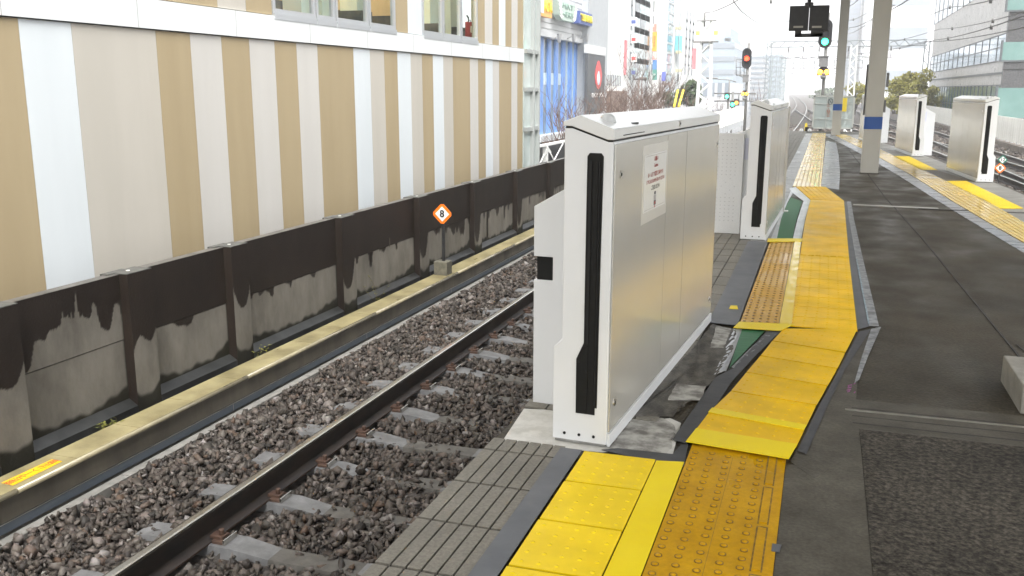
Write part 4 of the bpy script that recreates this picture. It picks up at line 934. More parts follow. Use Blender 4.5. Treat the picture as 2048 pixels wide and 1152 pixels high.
# glazed corner of the striped building
m_gb = mat('glazing_pale', (.40,.47,.45), (.56,.62,.60), rough=.12, scale=.9, spec=.8); 
def fy2(px): return onx(px,150,XB-.25).y
g0, g1_ = fy2(1048), fy2(1073)
b = MB(); b.box(XB-1.5,XB-.25,g0,g1_,GZ,14); b.build('glazed_corner', [m_gb], t)
b = MB()
for y in (YE+.01,(g0+g1_)/2,g1_-.06): b.box(XB-.26,XB-.16,y,y+.07,GZ,14)
for py in (-60,107,183,262): z = onx(1060,py,XB-.2).z; b.box(XB-.26,XB-.18,g0,g1_,z,z+.09)
b.build('mullion', [mat('mullion_grey', (.36,.38,.37), rough=.4)], t)

# white steel brace with a black board in the gap between two buildings
t = thing('steel_brace', 'white steel brace post with tie rods before a dark board', 'brace', (0,0,0)); XG = -7.2
def gx(px, py): return onx(px, py, XG)
b = MB(); p = gx(1091,292); q_ = gx(1091,330); b.box(XG-.06,XG+.06,p.y-.07,p.y+.07,q_.z-.3,p.z)
for sg in (-1,1):
    b.add([(XG+.07,p.y,p.z),(XG+.07,p.y+sg*.34,p.z-.18),(XG+.07,p.y+sg*.30,p.z-.25),(XG+.07,p.y,p.z-.14)], [(0,1,2,3) if sg < 0 else (3,2,1,0)])
    b.add([(XG+.07,p.y,q_.z+.12),(XG+.07,p.y+sg*.34,q_.z-.1),(XG+.07,p.y+sg*.3,q_.z-.25),(XG+.07,p.y,q_.z-.1)], [(0,1,2,3) if sg > 0 else (3,2,1,0)])
b.build('post', [m_wh], t)
b = MB()
for sg in (-1,1): b.tube([(XG+.05,p.y+sg*.3,p.z-.2),(XG+.05,p.y+sg*1.6,p.z-1.0)], .02, 6); b.tube([(XG+.05,p.y+sg*.3,q_.z-.1),(XG+.05,p.y+sg*1.6,q_.z+.5)], .02, 6)
b.box(XG-.05,XG+.05,p.y-2,p.y+6,p.z,p.z+.06); b.build('tie_rod', [m_wh], t)
b = MB(); b.box(XG-.3,XG-.2,p.y-2,p.y+7,-3,p.z-.02); b.build('board', [mat('board_dark', (.022,.024,.028), (.04,.042,.046), rough=.5, scale=2)], t)

# ---- row of buildings along the street on the left
def simple_window_rows(parent, x, Y0, Y1, zs, n, mw, wfrac=.7, hgt=1.5, name='window', axis='x'):
    for z in zs:
        for k in range(n):
            a = Y0+(Y1-Y0)*(k+.5-wfrac/2)/n; c = Y0+(Y1-Y0)*(k+.5+wfrac/2)/n; b = MB()
            if axis == 'x': b.box(x-.05,x+.03,a,c,z,z+hgt)
            else: b.box(a,c,x-.03,x+.05,z,z+hgt)
            b.build(name, [mw], parent)
XL = -16.0
def ly(px, x=XL): return onx(px,150,x).y
# blue finned building
t = thing('finned_building', 'building with blue vertical fins and shop signs above them', 'building', (0,0,0))
y0, y1 = ly(1073), ly(1173); ztop = onx(1078,71,XL).z; zbot = onx(1075,272,XL).z
m_lv = mat('louvre_white', (.52,.53,.53), (.58,.59,.585), rough=.5, scale=3); m_fin = mat('fin_blue', (.11,.24,.58), (.14,.28,.62), rough=.45, scale=2)
b = MB(); b.box(XL-12,XL-.5,y0,y1,GZ,30,0); z = ztop+.5
b.box(XL-.5,XL-.05,y0,y1,ztop+.3,30,0)
while z < ztop+9: b.box(XL-.06,XL,y0,y1,z,z+.26,0); z += .34
b.box(XL-.3,XL+.08,y0,y1,ztop,ztop+.3,0); b.box(XL-.5,XL+.3,y0,y1,zbot-.35,zbot,1)
b.build('wall', [m_lv, mat('ledge_grey', (.45,.47,.48), rough=.5)], t)
m_fg = mat('fin_glass', (.10,.13,.14), (.20,.25,.26), rough=.12, scale=.6, spec=.8); m_fgl = mat('fin_glass_pale', (.36,.45,.45), (.46,.54,.53), rough=.15, scale=.6)
pxs = [1078,1091,1106,1120,1134,1147,1159,1170]
zm = onx(1120,158,XL).z
for k in range(7):
    a, c = ly(pxs[k]+5), ly(pxs[k+1]+.5)
    b = MB(); b.box(XL-.48,XL-.42,a,c,zbot,zm-.35); b.build('window', [m_fg if k < 4 else m_fgl], t)
    b = MB(); b.box(XL-.48,XL-.42,a,c,zm+.35,ztop); b.build('window', [m_fg if k < 4 else m_fgl], t)
    b = MB(); b.box(XL-.46,XL-.40,a,c,zm-.34,zm+.34); b.build('spandrel', [m_fgl], t)
    b = MB(); b.box(XL-.42,XL-.30,ly(pxs[k]),ly(pxs[k]+5.5),zbot,ztop); b.build('fin', [m_fin], t)
b = MB(); b.box(XL-.42,XL-.30,ly(1168),ly(1173),zbot,ztop); b.build('fin', [m_fin], t)
b = MB()
r_ = random.Random(4)
for k in range(46): a = y0+(y1-y0)*k/46; b.box(XL-.5,XL-.1-.1*(k%2),a,a+(y1-y0)/46*.8,-5,zbot-.35,k % 3)
b.build('slatted_base', [mat('slat_brown', (.25,.18,.13), rough=.6), mat('slat_grey', (.3,.3,.29), rough=.6), mat('slat_rust', (.32,.18,.10), rough=.6)], t)
for px in (1103,1133,1160):
    p = onx(px,68,XL); q_ = onx(px+6,74,XL); b = MB(); b.tube([(XL,p.y-.2,p.z-.35),(XL+.5,p.y,p.z-.1)], .03, 6); b.prism([(p.y-.25,p.z),(p.y+.3,p.z+.03),(p.y+.06,p.z-.5),(p.y-.04,p.z-.5)], XL+.4, XL+.55, 'x'); b.build('floodlight', [mat('flood_grey', (.3,.3,.3), rough=.5) if 'flood_grey' not in MATS else MATS['flood_grey']], t)
def facesign(parent, pxa, pya, pxb, pyb, x, m, th=.25, name='sign'):
    p, q = onx(pxa,pya,x), onx(pxb,pyb,x); z0 = min(p.z,q.z); b = MB(); b.box(x-th,x,min(p.y,q.y),max(p.y,q.y),z0,max(p.z,q.z)); return b.build(name, [m], parent), (p.y+q.y)/2, (p.z+q.z)/2, abs(q.y-p.y), abs(p.z-q.z)
m_sor = mat('sign_amber', (.86,.42,.10), (.88,.46,.13), rough=.5, scale=2); m_syl = mat('sign_yellow', (.9,.68,.05), rough=.5); m_snv = mat('sign_navy', (.06,.10,.30), rough=.5); m_sgr = mat('sign_sage', (.42,.53,.46), (.5,.6,.53), rough=.5, scale=2); m_sgd = mat('sign_sage_dark', (.20,.30,.25), rough=.5)
o, y, z, wy, hz = facesign(t, 1077,-8,1104,36.5,XL+.55,m_sor,.35)
b = MB(); p, q = onx(1078.5,-10,XL+.7), onx(1086,26,XL+.7); b.box(XL+.55,XL+.75,p.y,q.y,q.z,p.z); b.build('panel', [m_wh], o)
pA, qA = onx(1086.5,0,XL+.57), onx(1103.5,26,XL+.57); fit_text(o, 'PASTA', m_syl, (XL+.57,(pA.y+qA.y)/2,onx(1095,14,XL+.57).z), (0,1,0), (0,0,1), abs(qA.y-pA.y), onx(1095,4,XL).z-onx(1095,24,XL).z, .06)
p, q = onx(1114,2,XL+.6), onx(1155,44,XL+.6); cy, cz_ = (p.y+q.y)/2, onx(1135,22,XL+.6).z; hw = (q.y-p.y)/2; hh = (onx(1135,2,XL+.6).z-onx(1135,42,XL+.6).z)/2
b = MB(); b.prism([(cy-hw,cz_+hh*.9),(cy-hw*.6,cz_+hh),(cy+hw*.6,cz_+hh),(cy+hw,cz_+hh*.9),(cy+hw*.86,cz_-hh*.6),(cy+hw*.6,cz_-hh),(cy-hw*.55,cz_-hh),(cy-hw*.8,cz_-hh*.6)], XL+.25, XL+.6, 'x'); o = b.build('sign', [m_sgr], t)
b = MB()
for sg in (-1,1):
    for k in range(5):
        a = cz_+hh*(.8-k*.36); c = cy+sg*hw*(.86-k*.05); b.add([(XL+.64,c-sg*hw*.05,a-hh*.30),(XL+.64,c-sg*hw*.22,a-hh*.02),(XL+.64,c-sg*hw*.05,a+hh*.18),(XL+.64,c+sg*hw*.12,a-hh*.04)], [(0,1,2,3) if sg < 0 else (3,2,1,0)])
b.build('leaf_motif', [m_wh], o)
fit_text(o, 'MINT\nHERB', m_sgd, (XL+.605,cy,cz_), (0,1,0), (0,0,1), hw*1.0, hh*1.35, .03)
o, y, z, wy, hz = facesign(t, 1159.5,21,1184,53,XL+.6,m_snv,.5)
fit_text(o, 'TSUTAYA', m_syl, (XL+.62,y,z), (0,1,0), (0,0,1), wy*.86, hz*.56, .08)

# grey building with the dark poster
t = thing('grey_building', 'grey clad building with a tall dark poster', 'building', (0,0,0)); XG2 = -15.6
y0, y1 = ly(1174,XG2), ly(1214,XG2); b = MB(); b.box(XG2-10,XG2,y0,y1,GZ,26); b.build('wall', [mat('clad_grey', (.34,.36,.375), (.38,.40,.41), rough=.5, scale=2)], t)
facesign(t, 1174,88,1212,112,XG2+.12,m_lv,.2,'panel')
o, y, z, wy, hz = facesign(t, 1176,108,1208,222,XG2+.2,mat('poster_dark', (.045,.05,.056), (.06,.065,.07), rough=.5, scale=1),.2,'poster')
p, q = onx(1191,158,XG2+.22), onx(1191,142,XG2+.22)
b = MB(); n = 20; cy, cz_ = onx(1191,155,XG2).y, onx(1191,150,XG2).z; ry, rz = .20*wy, hz*.22
ring = []
for k in range(n):
    a = 2*math.pi*k/n; ring.append((cy+ry*math.sin(a)*(1.0 if math.cos(a) < 0 else 1-.35*math.cos(a)), cz_+rz*math.cos(a)*1.15))
b.prism(ring, XG2+.201, XG2+.23, 'x', 0); b.prism([((y_-cy)*.42+cy-.05,(z_-cz_)*.5+cz_-rz*.25) for y_, z_ in ring], XG2+.23, XG2+.25, 'x', 1); b.build('emblem', [mat('poster_red', (.6,.06,.06), rough=.5), mat('poster_pale', (.55,.6,.66), rough=.5)], o)
fit_text(o, 'DOYTO8', m_wh, (XG2+.21, cy, onx(1192,190,XG2).z), (0,1,0), (0,0,1), wy*.7, hz*.08)
# white building beyond with red lettered signs
def row_building(label, pxa, pxb, x, ztop, wall, wins=None, depth=9, name='street_building'):
    t = thing(name, label, 'building', (0,0,0)); y0, y1 = ly(pxa,x), ly(pxb,x)
    b = MB(); b.box(x-depth,x,y0,y1,GZ,ztop); b.build('wall', [wall], t)
    return t, y0, y1
m_pal = mat('facade_white', (.62,.63,.62), (.66,.665,.655), rough=.5, scale=1); m_pal2 = mat('facade_grey', (.42,.45,.46), (.48,.50,.51), rough=.5, scale=1)
m_wdk = mat('window_dark', (.08,.10,.11), (.14,.17,.18), rough=.12, scale=.5, spec=.8); m_wpl = mat('window_pale', (.30,.38,.38), (.42,.5,.49), rough=.12, scale=.5, spec=.8); m_wbl = mat('window_blue', (.15,.24,.30), (.25,.35,.41), rough=.12, scale=.5, spec=.8)
t, y0, y1 = row_building('plain white building with a ribbed crown behind the bare trees', 1214,1246,-16.4,28,m_pal)
b = MB()
for k in range(9): a = y0+(y1-y0)*(k+.3)/9; b.box(-16.42,-16.36,a,a+.25,onx(1225,172,-16.4).z,onx(1225,150,-16.4).z); 
b.build('vent', [m_wdk], t)
b = MB(); b.box(-16.4,-16.0,y0,y1,GZ,onx(1225,182,-16.4).z); b.build('brown_base', [mat('base_brown', (.17,.11,.085), (.22,.15,.11), rough=.6, scale=2)], t)
t, y0, y1 = row_building('narrow white building hung with red lettered sign boxes', 1246,1266,-16.2,27,m_pal)
zs = [onx(1258,py,-16.2).z for py in (160,125,90,58,30,10)]
simple_window_rows(t, -16.2, y0+2, y1, zs, 1, m_wdk, .45, .9)
for py, m in ((118,'a'),(80,'a'),(45,'b'),(146,'c')):
    p = onx(1262,py,-15.9); b = MB(); b.box(-15.9,-15.45,p.y,p.y+.3,p.z-.25,p.z+.4); b.build('sign', [m_wh if m != 'c' else m_wpl], t)
    b = MB(); b.box(-15.86,-15.5,p.y-.02,p.y,p.z-.1,p.z+.2); b.build('sign_mark', [MATS['poster_red'] if m == 'a' else m_snv], t)
p = onx(1250,120,-16.1); b = MB(); b.box(-16.18,-16.1,p.y,p.y+.7,p.z-1.2,p.z+1.6); b.build('sign', [mat('sign_pinkred', (.6,.18,.2), rough=.5)], t)
t, y0, y1 = row_building('tall glass fronted building with a pale green curtain wall', 1266,1296,-16.0,30,m_pal2)
zs = [onx(1280,py,-16).z for py in (158,128,98,68,38,8)]
for i, z in enumerate(zs):
    for k in range(3): a = y0+(y1-y0)*k/3; b = MB(); b.box(-16.04,-15.96,a+.15,a+(y1-y0)/3-.15,z,z+1.75); b.build('window', [m_wdk if (i+k) % 4 == 0 else m_wpl], t)
t, y0, y1 = row_building('white building with a column of orange and red signs', 1297,1326,-16.3,27,m_pal)
simple_window_rows(t, -16.3, y0, y1, [onx(1310,py,-16.3).z for py in (150,120,88,55,25)], 2, m_wdk, .35, 1.0)
for pya, pyb, m, tx_ in ((48,64,mat('sign_redwhite', (.75,.25,.2), (.7,.6,.55), rough=.5, scale=3, ramp=(.45,.55)),None),(64,102,mat('sign_orange2', (.85,.42,.06), rough=.5),'カラオケ'),(102,119,MATS['sign_redwhite'],None),(120,139,mat('sign_blue2', (.08,.22,.5), rough=.5),None),(139,160,mat('sign_green2', (.08,.28,.22), rough=.5),'中')):
    p, q = ony(1305.5,pya,y0-.6), ony(1312,pyb,y0-.6); b = MB(); b.box(p.x,q.x,y0-.6,y0-.1,q.z,p.z); o = b.build('sign', [m], t)
    if tx_: text_mesh('lettering', list(tx_), (q.x-p.x)*.7, m_inkr if tx_ != '中' else m_wh, o, frame(((p.x+q.x)/2,y0-.62,(p.z+q.z)/2), (1,0,0), (0,0,1)), extrude=.01, vertical=True)
for pxa, pya, pxb, pyb, m in ((1313,67,1317,78,MATS['sign_blue2']),(1314,80,1318,93,mat('sign_sky', (.15,.45,.7), rough=.5)),(1310,112,1315,127,m_wdk),(1309,143,1314,162,MATS['sign_redwhite'])):
    p, q = ony(pxa,pya,y0+6), ony(pxb,pyb,y0+6); b = MB(); b.box(p.x,q.x,y0+6,y0+6.3,q.z,p.z); b.build('sign', [m], t)
t, y0, y1 = row_building('slender blue glass tower with a rounded white flank', 1327,1346,-15.2,34,m_pal)
b = MB(); x = -15.2
for k in range(26): z = onx(1335,180,x).z+k*.95-3; b.box(x-.02,x+.06,y0+1.5,y1,z,z+.72,0); b.box(x-.02,x+.12,y0+1.5,y1,z+.74,z+.90,1)
b.build('window_band', [m_wbl, m_pal2], t)
p = ony(1326,150,y0-.2); q = ony(1329,160,y0-.2); b = MB(); b.box(p.x-.1,q.x+.1,y0-.3,y0-.1,q.z-.1,p.z+.3); b.build('sign', [mat('sign_royal', (.12,.16,.6), rough=.5)], t)
t, y0, y1 = row_building('very tall plain white tower slab behind the street signs', 1346,1354,-15.0,40,m_pal, depth=5)
t, y0, y1 = row_building('pale building carrying a long teal banner over the street', 1354,1366,-14.8,30,m_pal2)
simple_window_rows(t, -14.8, y0, y1, [onx(1360,py,-14.8).z for py in (170,163,156)], 3, m_wdk, .5, .7)
p, q = ony(1351,72,y0-1), ony(1363,104,y0-1); b = MB(); b.box(p.x,(p.x+q.x)/2-.05,y0-1,y0-.6,q.z,p.z); b.box((p.x+q.x)/2+.05,q.x,y0-1,y0-.6,q.z,p.z); b.build('sign', [mat('sign_teal', (.12,.42,.48), (.18,.5,.55), rough=.5, scale=1)], t)
for py in (53,101,138):
    for k in (0,1): a = ony(1351+k*6.5,py,y0-1.1); c = ony(1356+k*6.5,py+6,y0-1.1); b = MB(); b.box(a.x,c.x,y0-1.1,y0-.7,c.z,a.z); b.build('sign', [mat('sign_tanbox', (.45,.42,.28), rough=.5) if 'sign_tanbox' not in MATS else MATS['sign_tanbox']], t)
t, y0, y1 = row_building('last pale building of the row with a thin red banner', 1366,1386,-14.4,26,m_pal)
simple_window_rows(t, -14.4, y0, y1, [onx(1375,py,-14.4).z for py in (150,132,115,98,80,62,45)], 3, m_wdk, .35, 1.1)
p, q = ony(1374,97,y0+3), ony(1379,138,y0+3); b = MB(); b.box(p.x+.6,q.x+.6,y0+3,y0+3.2,q.z,p.z); b.build('sign', [MATS['sign_pinkred']], t)

# ---- far blocks down the line
m_far1 = mat('far_blue', (.19,.25,.30), (.22,.28,.33), rough=.5, scale=.3); m_far2 = mat('far_grey', (.25,.26,.275), (.28,.29,.30), rough=.6, scale=.3); m_far3 = mat('far_white', (.42,.43,.44), rough=.6); m_farw = mat('far_window', (.15,.18,.21), rough=.2)  # far tones: distant mist partly mixed into the wall colours
def far_block(label, pxa, pya, pxb, y, depth, wall, rows, cols, band=False, crown=None):
    p, q = ony(pxa,pya,y), ony(pxb,pya,y); t = thing('far_building', label, 'building', (0,0,0))
    b = MB(); b.box(p.x,q.x,y,y+depth,GZ,p.z); b.build('wall', [wall], t)
    for r in range(rows):
        z = GZ+(p.z-GZ)*(r+.5)/rows
        if band or cols > 6:
            b = MB(); b.box(p.x-.05,q.x+.05,y-.25,y+depth+.2,z,z+(p.z-GZ)/rows*.38); b.build('window_band', [m_farw], t)
        else:
            for k in range(cols):
                a = p.x+(q.x-p.x)*(k+.2)/cols; c = p.x+(q.x-p.x)*(k+.8)/cols; b = MB(); b.box(a,c,y-.2,y+.1,z,z+(p.z-GZ)/rows*.5); b.build('window', [m_farw], t)
    if crown:
        for (ca, cb, cp) in crown: a, c = ony(ca,cp,y), ony(cb,cp,y); b = MB(); b.box(a.x,c.x,y+.5,y+depth*.6,p.z,a.z); b.build('roof_block', [wall], t)
    return t
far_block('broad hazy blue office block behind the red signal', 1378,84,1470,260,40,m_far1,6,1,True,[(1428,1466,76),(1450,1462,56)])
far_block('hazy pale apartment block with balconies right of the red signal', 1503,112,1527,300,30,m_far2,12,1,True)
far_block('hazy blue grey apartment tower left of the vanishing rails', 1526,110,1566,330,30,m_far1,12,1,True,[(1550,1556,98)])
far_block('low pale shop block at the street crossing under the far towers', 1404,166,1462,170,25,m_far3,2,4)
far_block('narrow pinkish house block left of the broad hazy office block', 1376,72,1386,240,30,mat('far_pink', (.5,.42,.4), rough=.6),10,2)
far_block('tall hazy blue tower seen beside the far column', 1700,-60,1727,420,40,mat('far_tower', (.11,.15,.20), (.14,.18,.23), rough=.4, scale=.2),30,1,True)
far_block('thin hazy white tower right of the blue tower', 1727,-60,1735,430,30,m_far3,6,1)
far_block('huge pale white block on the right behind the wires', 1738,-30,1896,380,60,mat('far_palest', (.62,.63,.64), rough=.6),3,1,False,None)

# ---- right-hand office building
XR = 9.6; YR0 = ly(2010,XR) if False else onx(2010,150,XR).y; YR1 = onx(1860,150,XR).y
t = thing('office_building', 'mirror glazed office building with a dark stone corner on the right', 'building', (0,0,0))
m_st = mat('stone_pale', (.42,.405,.38), (.50,.48,.455), rough=.35, scale=1.2, detail=6, rvar=.1); m_gran = mat('granite_dark', (.035,.035,.036), (.075,.075,.077), rough=.4, scale=14, detail=8)
m_mir = mat('mirror_glass', (.42,.52,.60), (.62,.70,.75), rough=.06, metal=.55, scale=.22, detail=3); m_tgl = mat('teal_glass', (.085,.17,.155), (.14,.235,.215), rough=.12, scale=.4, spec=.8); m_mul = mat('mullion_dark', (.07,.08,.085), rough=.4)
def rz(py, px=1945): return onx(px,py,XR).z
zA = onx(1945,115,XR).z; zr = [(onx(2008,172,XR).z, onx(2008,72,XR).z)]
z1b, z1t = onx(2008,119.5,XR).z, onx(2008,70,XR).z      # mirror strip
z0b, z0t = onx(2008,230,XR).z, onx(2008,172,XR).z       # lower grid windows
b = MB(); b.box(XR,XR+14,YR0+.35,YR1,GZ,22); b.build('wall', [m_st], t)
def strip(z0, z1, nx, gl, name):
    for k in range(nx):
        a = YR0+.4+(YR1-YR0-.4)*k/nx; c = YR0+.4+(YR1-YR0-.4)*(k+1)/nx; b = MB(); b.box(XR-.05,XR+.02,a+.04,c-.04,z0,z1); o = b.build('window', [gl], t)
        b = MB(); b.box(XR-.08,XR+.02,c-.04,c+.04,z0-.04,z1+.04); b.build('frame', [m_mul], o)
strip(z1b, z1t, 14, m_mir, 'window'); strip(z0b-.4, z0t, 24, m_tgl, 'window')
strip(z1t+3.2, z1t+5.6, 12, m_mir, 'window')
b = MB()
for z in (z1b-.06,z1t+.02,z0t+.02,(z1b+z0t)/2,(z1b*1.3+z1t*.0+z0t*.7)/2-.3,z0b+.3,(z1b+z1t)/2): b.box(XR-.075,XR-.01,YR0+.4,YR1,z,z+.06)
b.build('string_course', [m_mul], t)
b = MB(); b.box(XR-.12,XR+14,YR0,YR0+.35,GZ,22); b.build('stone_corner', [m_gran], t)
p0 = ony(2016,0,YR0); q0 = ony(2060,0,YR0)
for pa, pb in ((-40,20),(84,120),(176,236)):
    zt_, zb_ = ony(2030,pa,YR0).z, ony(2030,pb,YR0).z; b = MB(); b.box(p0.x,q0.x+1.6,YR0-.06,YR0,zb_,zt_); o = b.build('window', [m_tgl], t); b = MB(); b.box(p0.x-.12,p0.x,YR0-.1,YR0,zb_-.1,zt_+.1); b.box(p0.x,q0.x+1.6,YR0-.1,YR0,zb_-.1,zb_); b.build('frame', [m_mul], o)
b = MB()
for z in (ony(2030,40,YR0).z, ony(2030,140,YR0).z): b.box(XR-.14,XR+14,YR0-.03,YR0,z,z+.06)
b.build('stone_joint', [m_seam], t)

# ---- corrugated white trackside fences
m_cor = mat('corrugated_white', (.70,.69,.63), (.78,.77,.71), rough=.5, scale=3, stretch=(1,1,.2))
def corrugated(label, x0, y0, x1, y1, zb, zt):
    n = int((y1-y0)/.12); b = MB(); vs = []
    for k in range(n+1):
        f = k/n; o = [0,.05,.05,0][k % 4]; x = x0+(x1-x0)*f+o; y = y0+(y1-y0)*f; vs += [(x,y,zb),(x,y,zt),(x-.03,y,zt),(x-.03,y,zb)]
    fs = []
    for k in range(n): fs += [(4*k,4*k+4,4*k+5,4*k+1),(4*k+1,4*k+5,4*k+6,4*k+2),(4*k+2,4*k+6,4*k+7,4*k+3)]
    b.add(vs, fs); t = thing('corrugated_fence', label, 'fence', (0,0,0)); b.build('sheet', [m_cor], t)
    y = y0
    while y < y1: f = (y-y0)/(y1-y0); x = x0+(x1-x0)*f; b = MB(); b.box(x-.02,x+.12,y,y+.08,zb-.3,zb+.05); b.build('bracket', [m_fr], t); y += 1.2
corrugated('white corrugated fence along the left track, behind the second gate', -5.0,26,-5.05,62,-.40,.46)
corrugated('white corrugated fence beyond the right tracks', 8.55,22,7.6,95,-.85,.25)
b = MB(); b.prism([(8.35,14),(9.2,14),(8.3,100),(7.4,100)], -1.3, -.9); tag(b.build('right_kerb', [mat('kerb_brown', (.12,.10,.08), (.2,.17,.14), rough=.7, scale=4)]), kind='structure')

# ---- platform end fence
YF = 37.9
t = thing('end_fence', 'pale glazed fence closing the platform end', 'fence', (0,0,0)); p, q = ony(1623,259,YF), ony(1706,259,YF)
m_pf = mat('fence_paint', (.56,.57,.53), rough=.45); m_mesh = mat('milky_panel', (.56,.63,.60), rough=.3); m_mesh.node_tree.nodes['Principled BSDF'].inputs['Alpha'].default_value = .62
zt_ = ony(1660,191,YF).z; zb_ = ony(1660,258,YF).z
b = MB(); b.box(p.x,q.x,YF,YF+.05,zt_-.06,zt_); b.box(p.x,q.x,YF,YF+.05,zb_,zb_+.06); b.box(p.x,p.x+.06,YF,YF+.05,zb_,zt_); b.box(q.x-.06,q.x,YF,YF+.05,zb_,zt_)
for f_ in (.33,.55): b.box(p.x+(q.x-p.x)*f_,p.x+(q.x-p.x)*f_+.02,YF,YF+.05,zb_,zt_)
for py in (208,239): z = ony(1660,py,YF).z; b.box(p.x,q.x,YF-.01,YF+.04,z,z+.018)
b.build('frame', [m_pf], t)
b = MB(); b.box(p.x+.03,q.x-.03,YF+.02,YF+.03,zb_+.05,zt_-.05); b.build('panel', [m_mesh], t)
m_brn = mat('letter_brown', (.35,.10,.03), rough=.6)
for k, ch in enumerate('立入禁止'): c_ = ony(1657,(212,220,226,232)[k]-1,YF-.012); text_mesh('lettering', ch, .14, m_brn, t, frame((c_.x,YF-.012,c_.z), (1,0,0), (0,0,1)), extrude=.002)
c_ = ony(1661,203,YF-.012); b = MB(); b.tube([(c_.x+.085*math.cos(a),YF-.012,c_.z+.105*math.sin(a)) for a in [2*math.pi*i/20 for i in range(21)]], .011, 6); b.tube([(c_.x-.06,YF-.012,c_.z+.07),(c_.x+.06,YF-.012,c_.z-.07)], .010, 6); b.build('prohibition_mark', [m_dk], t)
b = MB(); a, c_ = ony(1683,196,YF-.05), ony(1690,223,YF-.05); b.box(a.x,c_.x+.05,YF-.06,YF-.04,c_.z,a.z); b.build('yellow_board', [m_syl], t)
b = MB(); b.box(p.x-.15,q.x+.3,YF-1.1,YF+.1,-.9,ony(1660,266,YF-1.1).z); tag(b.build('end_step', [mat('step_dark', (.03,.028,.024), (.06,.055,.045), rough=.8, scale=6)]), kind='structure')
# little yellow hydrant-like marker at the platform end
pm = ony(1611.5,262,36.1); t = thing('end_marker', 'small yellow post light at the far platform end', 'marker', (pm.x,36.1,0))
b = MB(); b.tube([(0,0,0),(0,0,.22)], .05, 10); b.dome((0,0,.22), .05, .09, 10, 3); b.build('body', [m_syl], t); b = MB(); b.box(-.03,.10,-.06,-.03,.0,.16); b.build('plate', [m_dk], t)
for px in (1603,1619):
    p_ = ony(px,260,36.0); t = thing('white_marker', 'small round white marker %s the yellow post light at the platform end' % ('left of' if px < 1610 else 'right of'), 'marker', (p_.x,36.0,.0)); b = MB(); b.dome((0,0,.04), .07, .07, 12, 4); b.tube([(0,0,0),(0,0,.045)], .07, 12); b.build('dome', [m_wh], t)

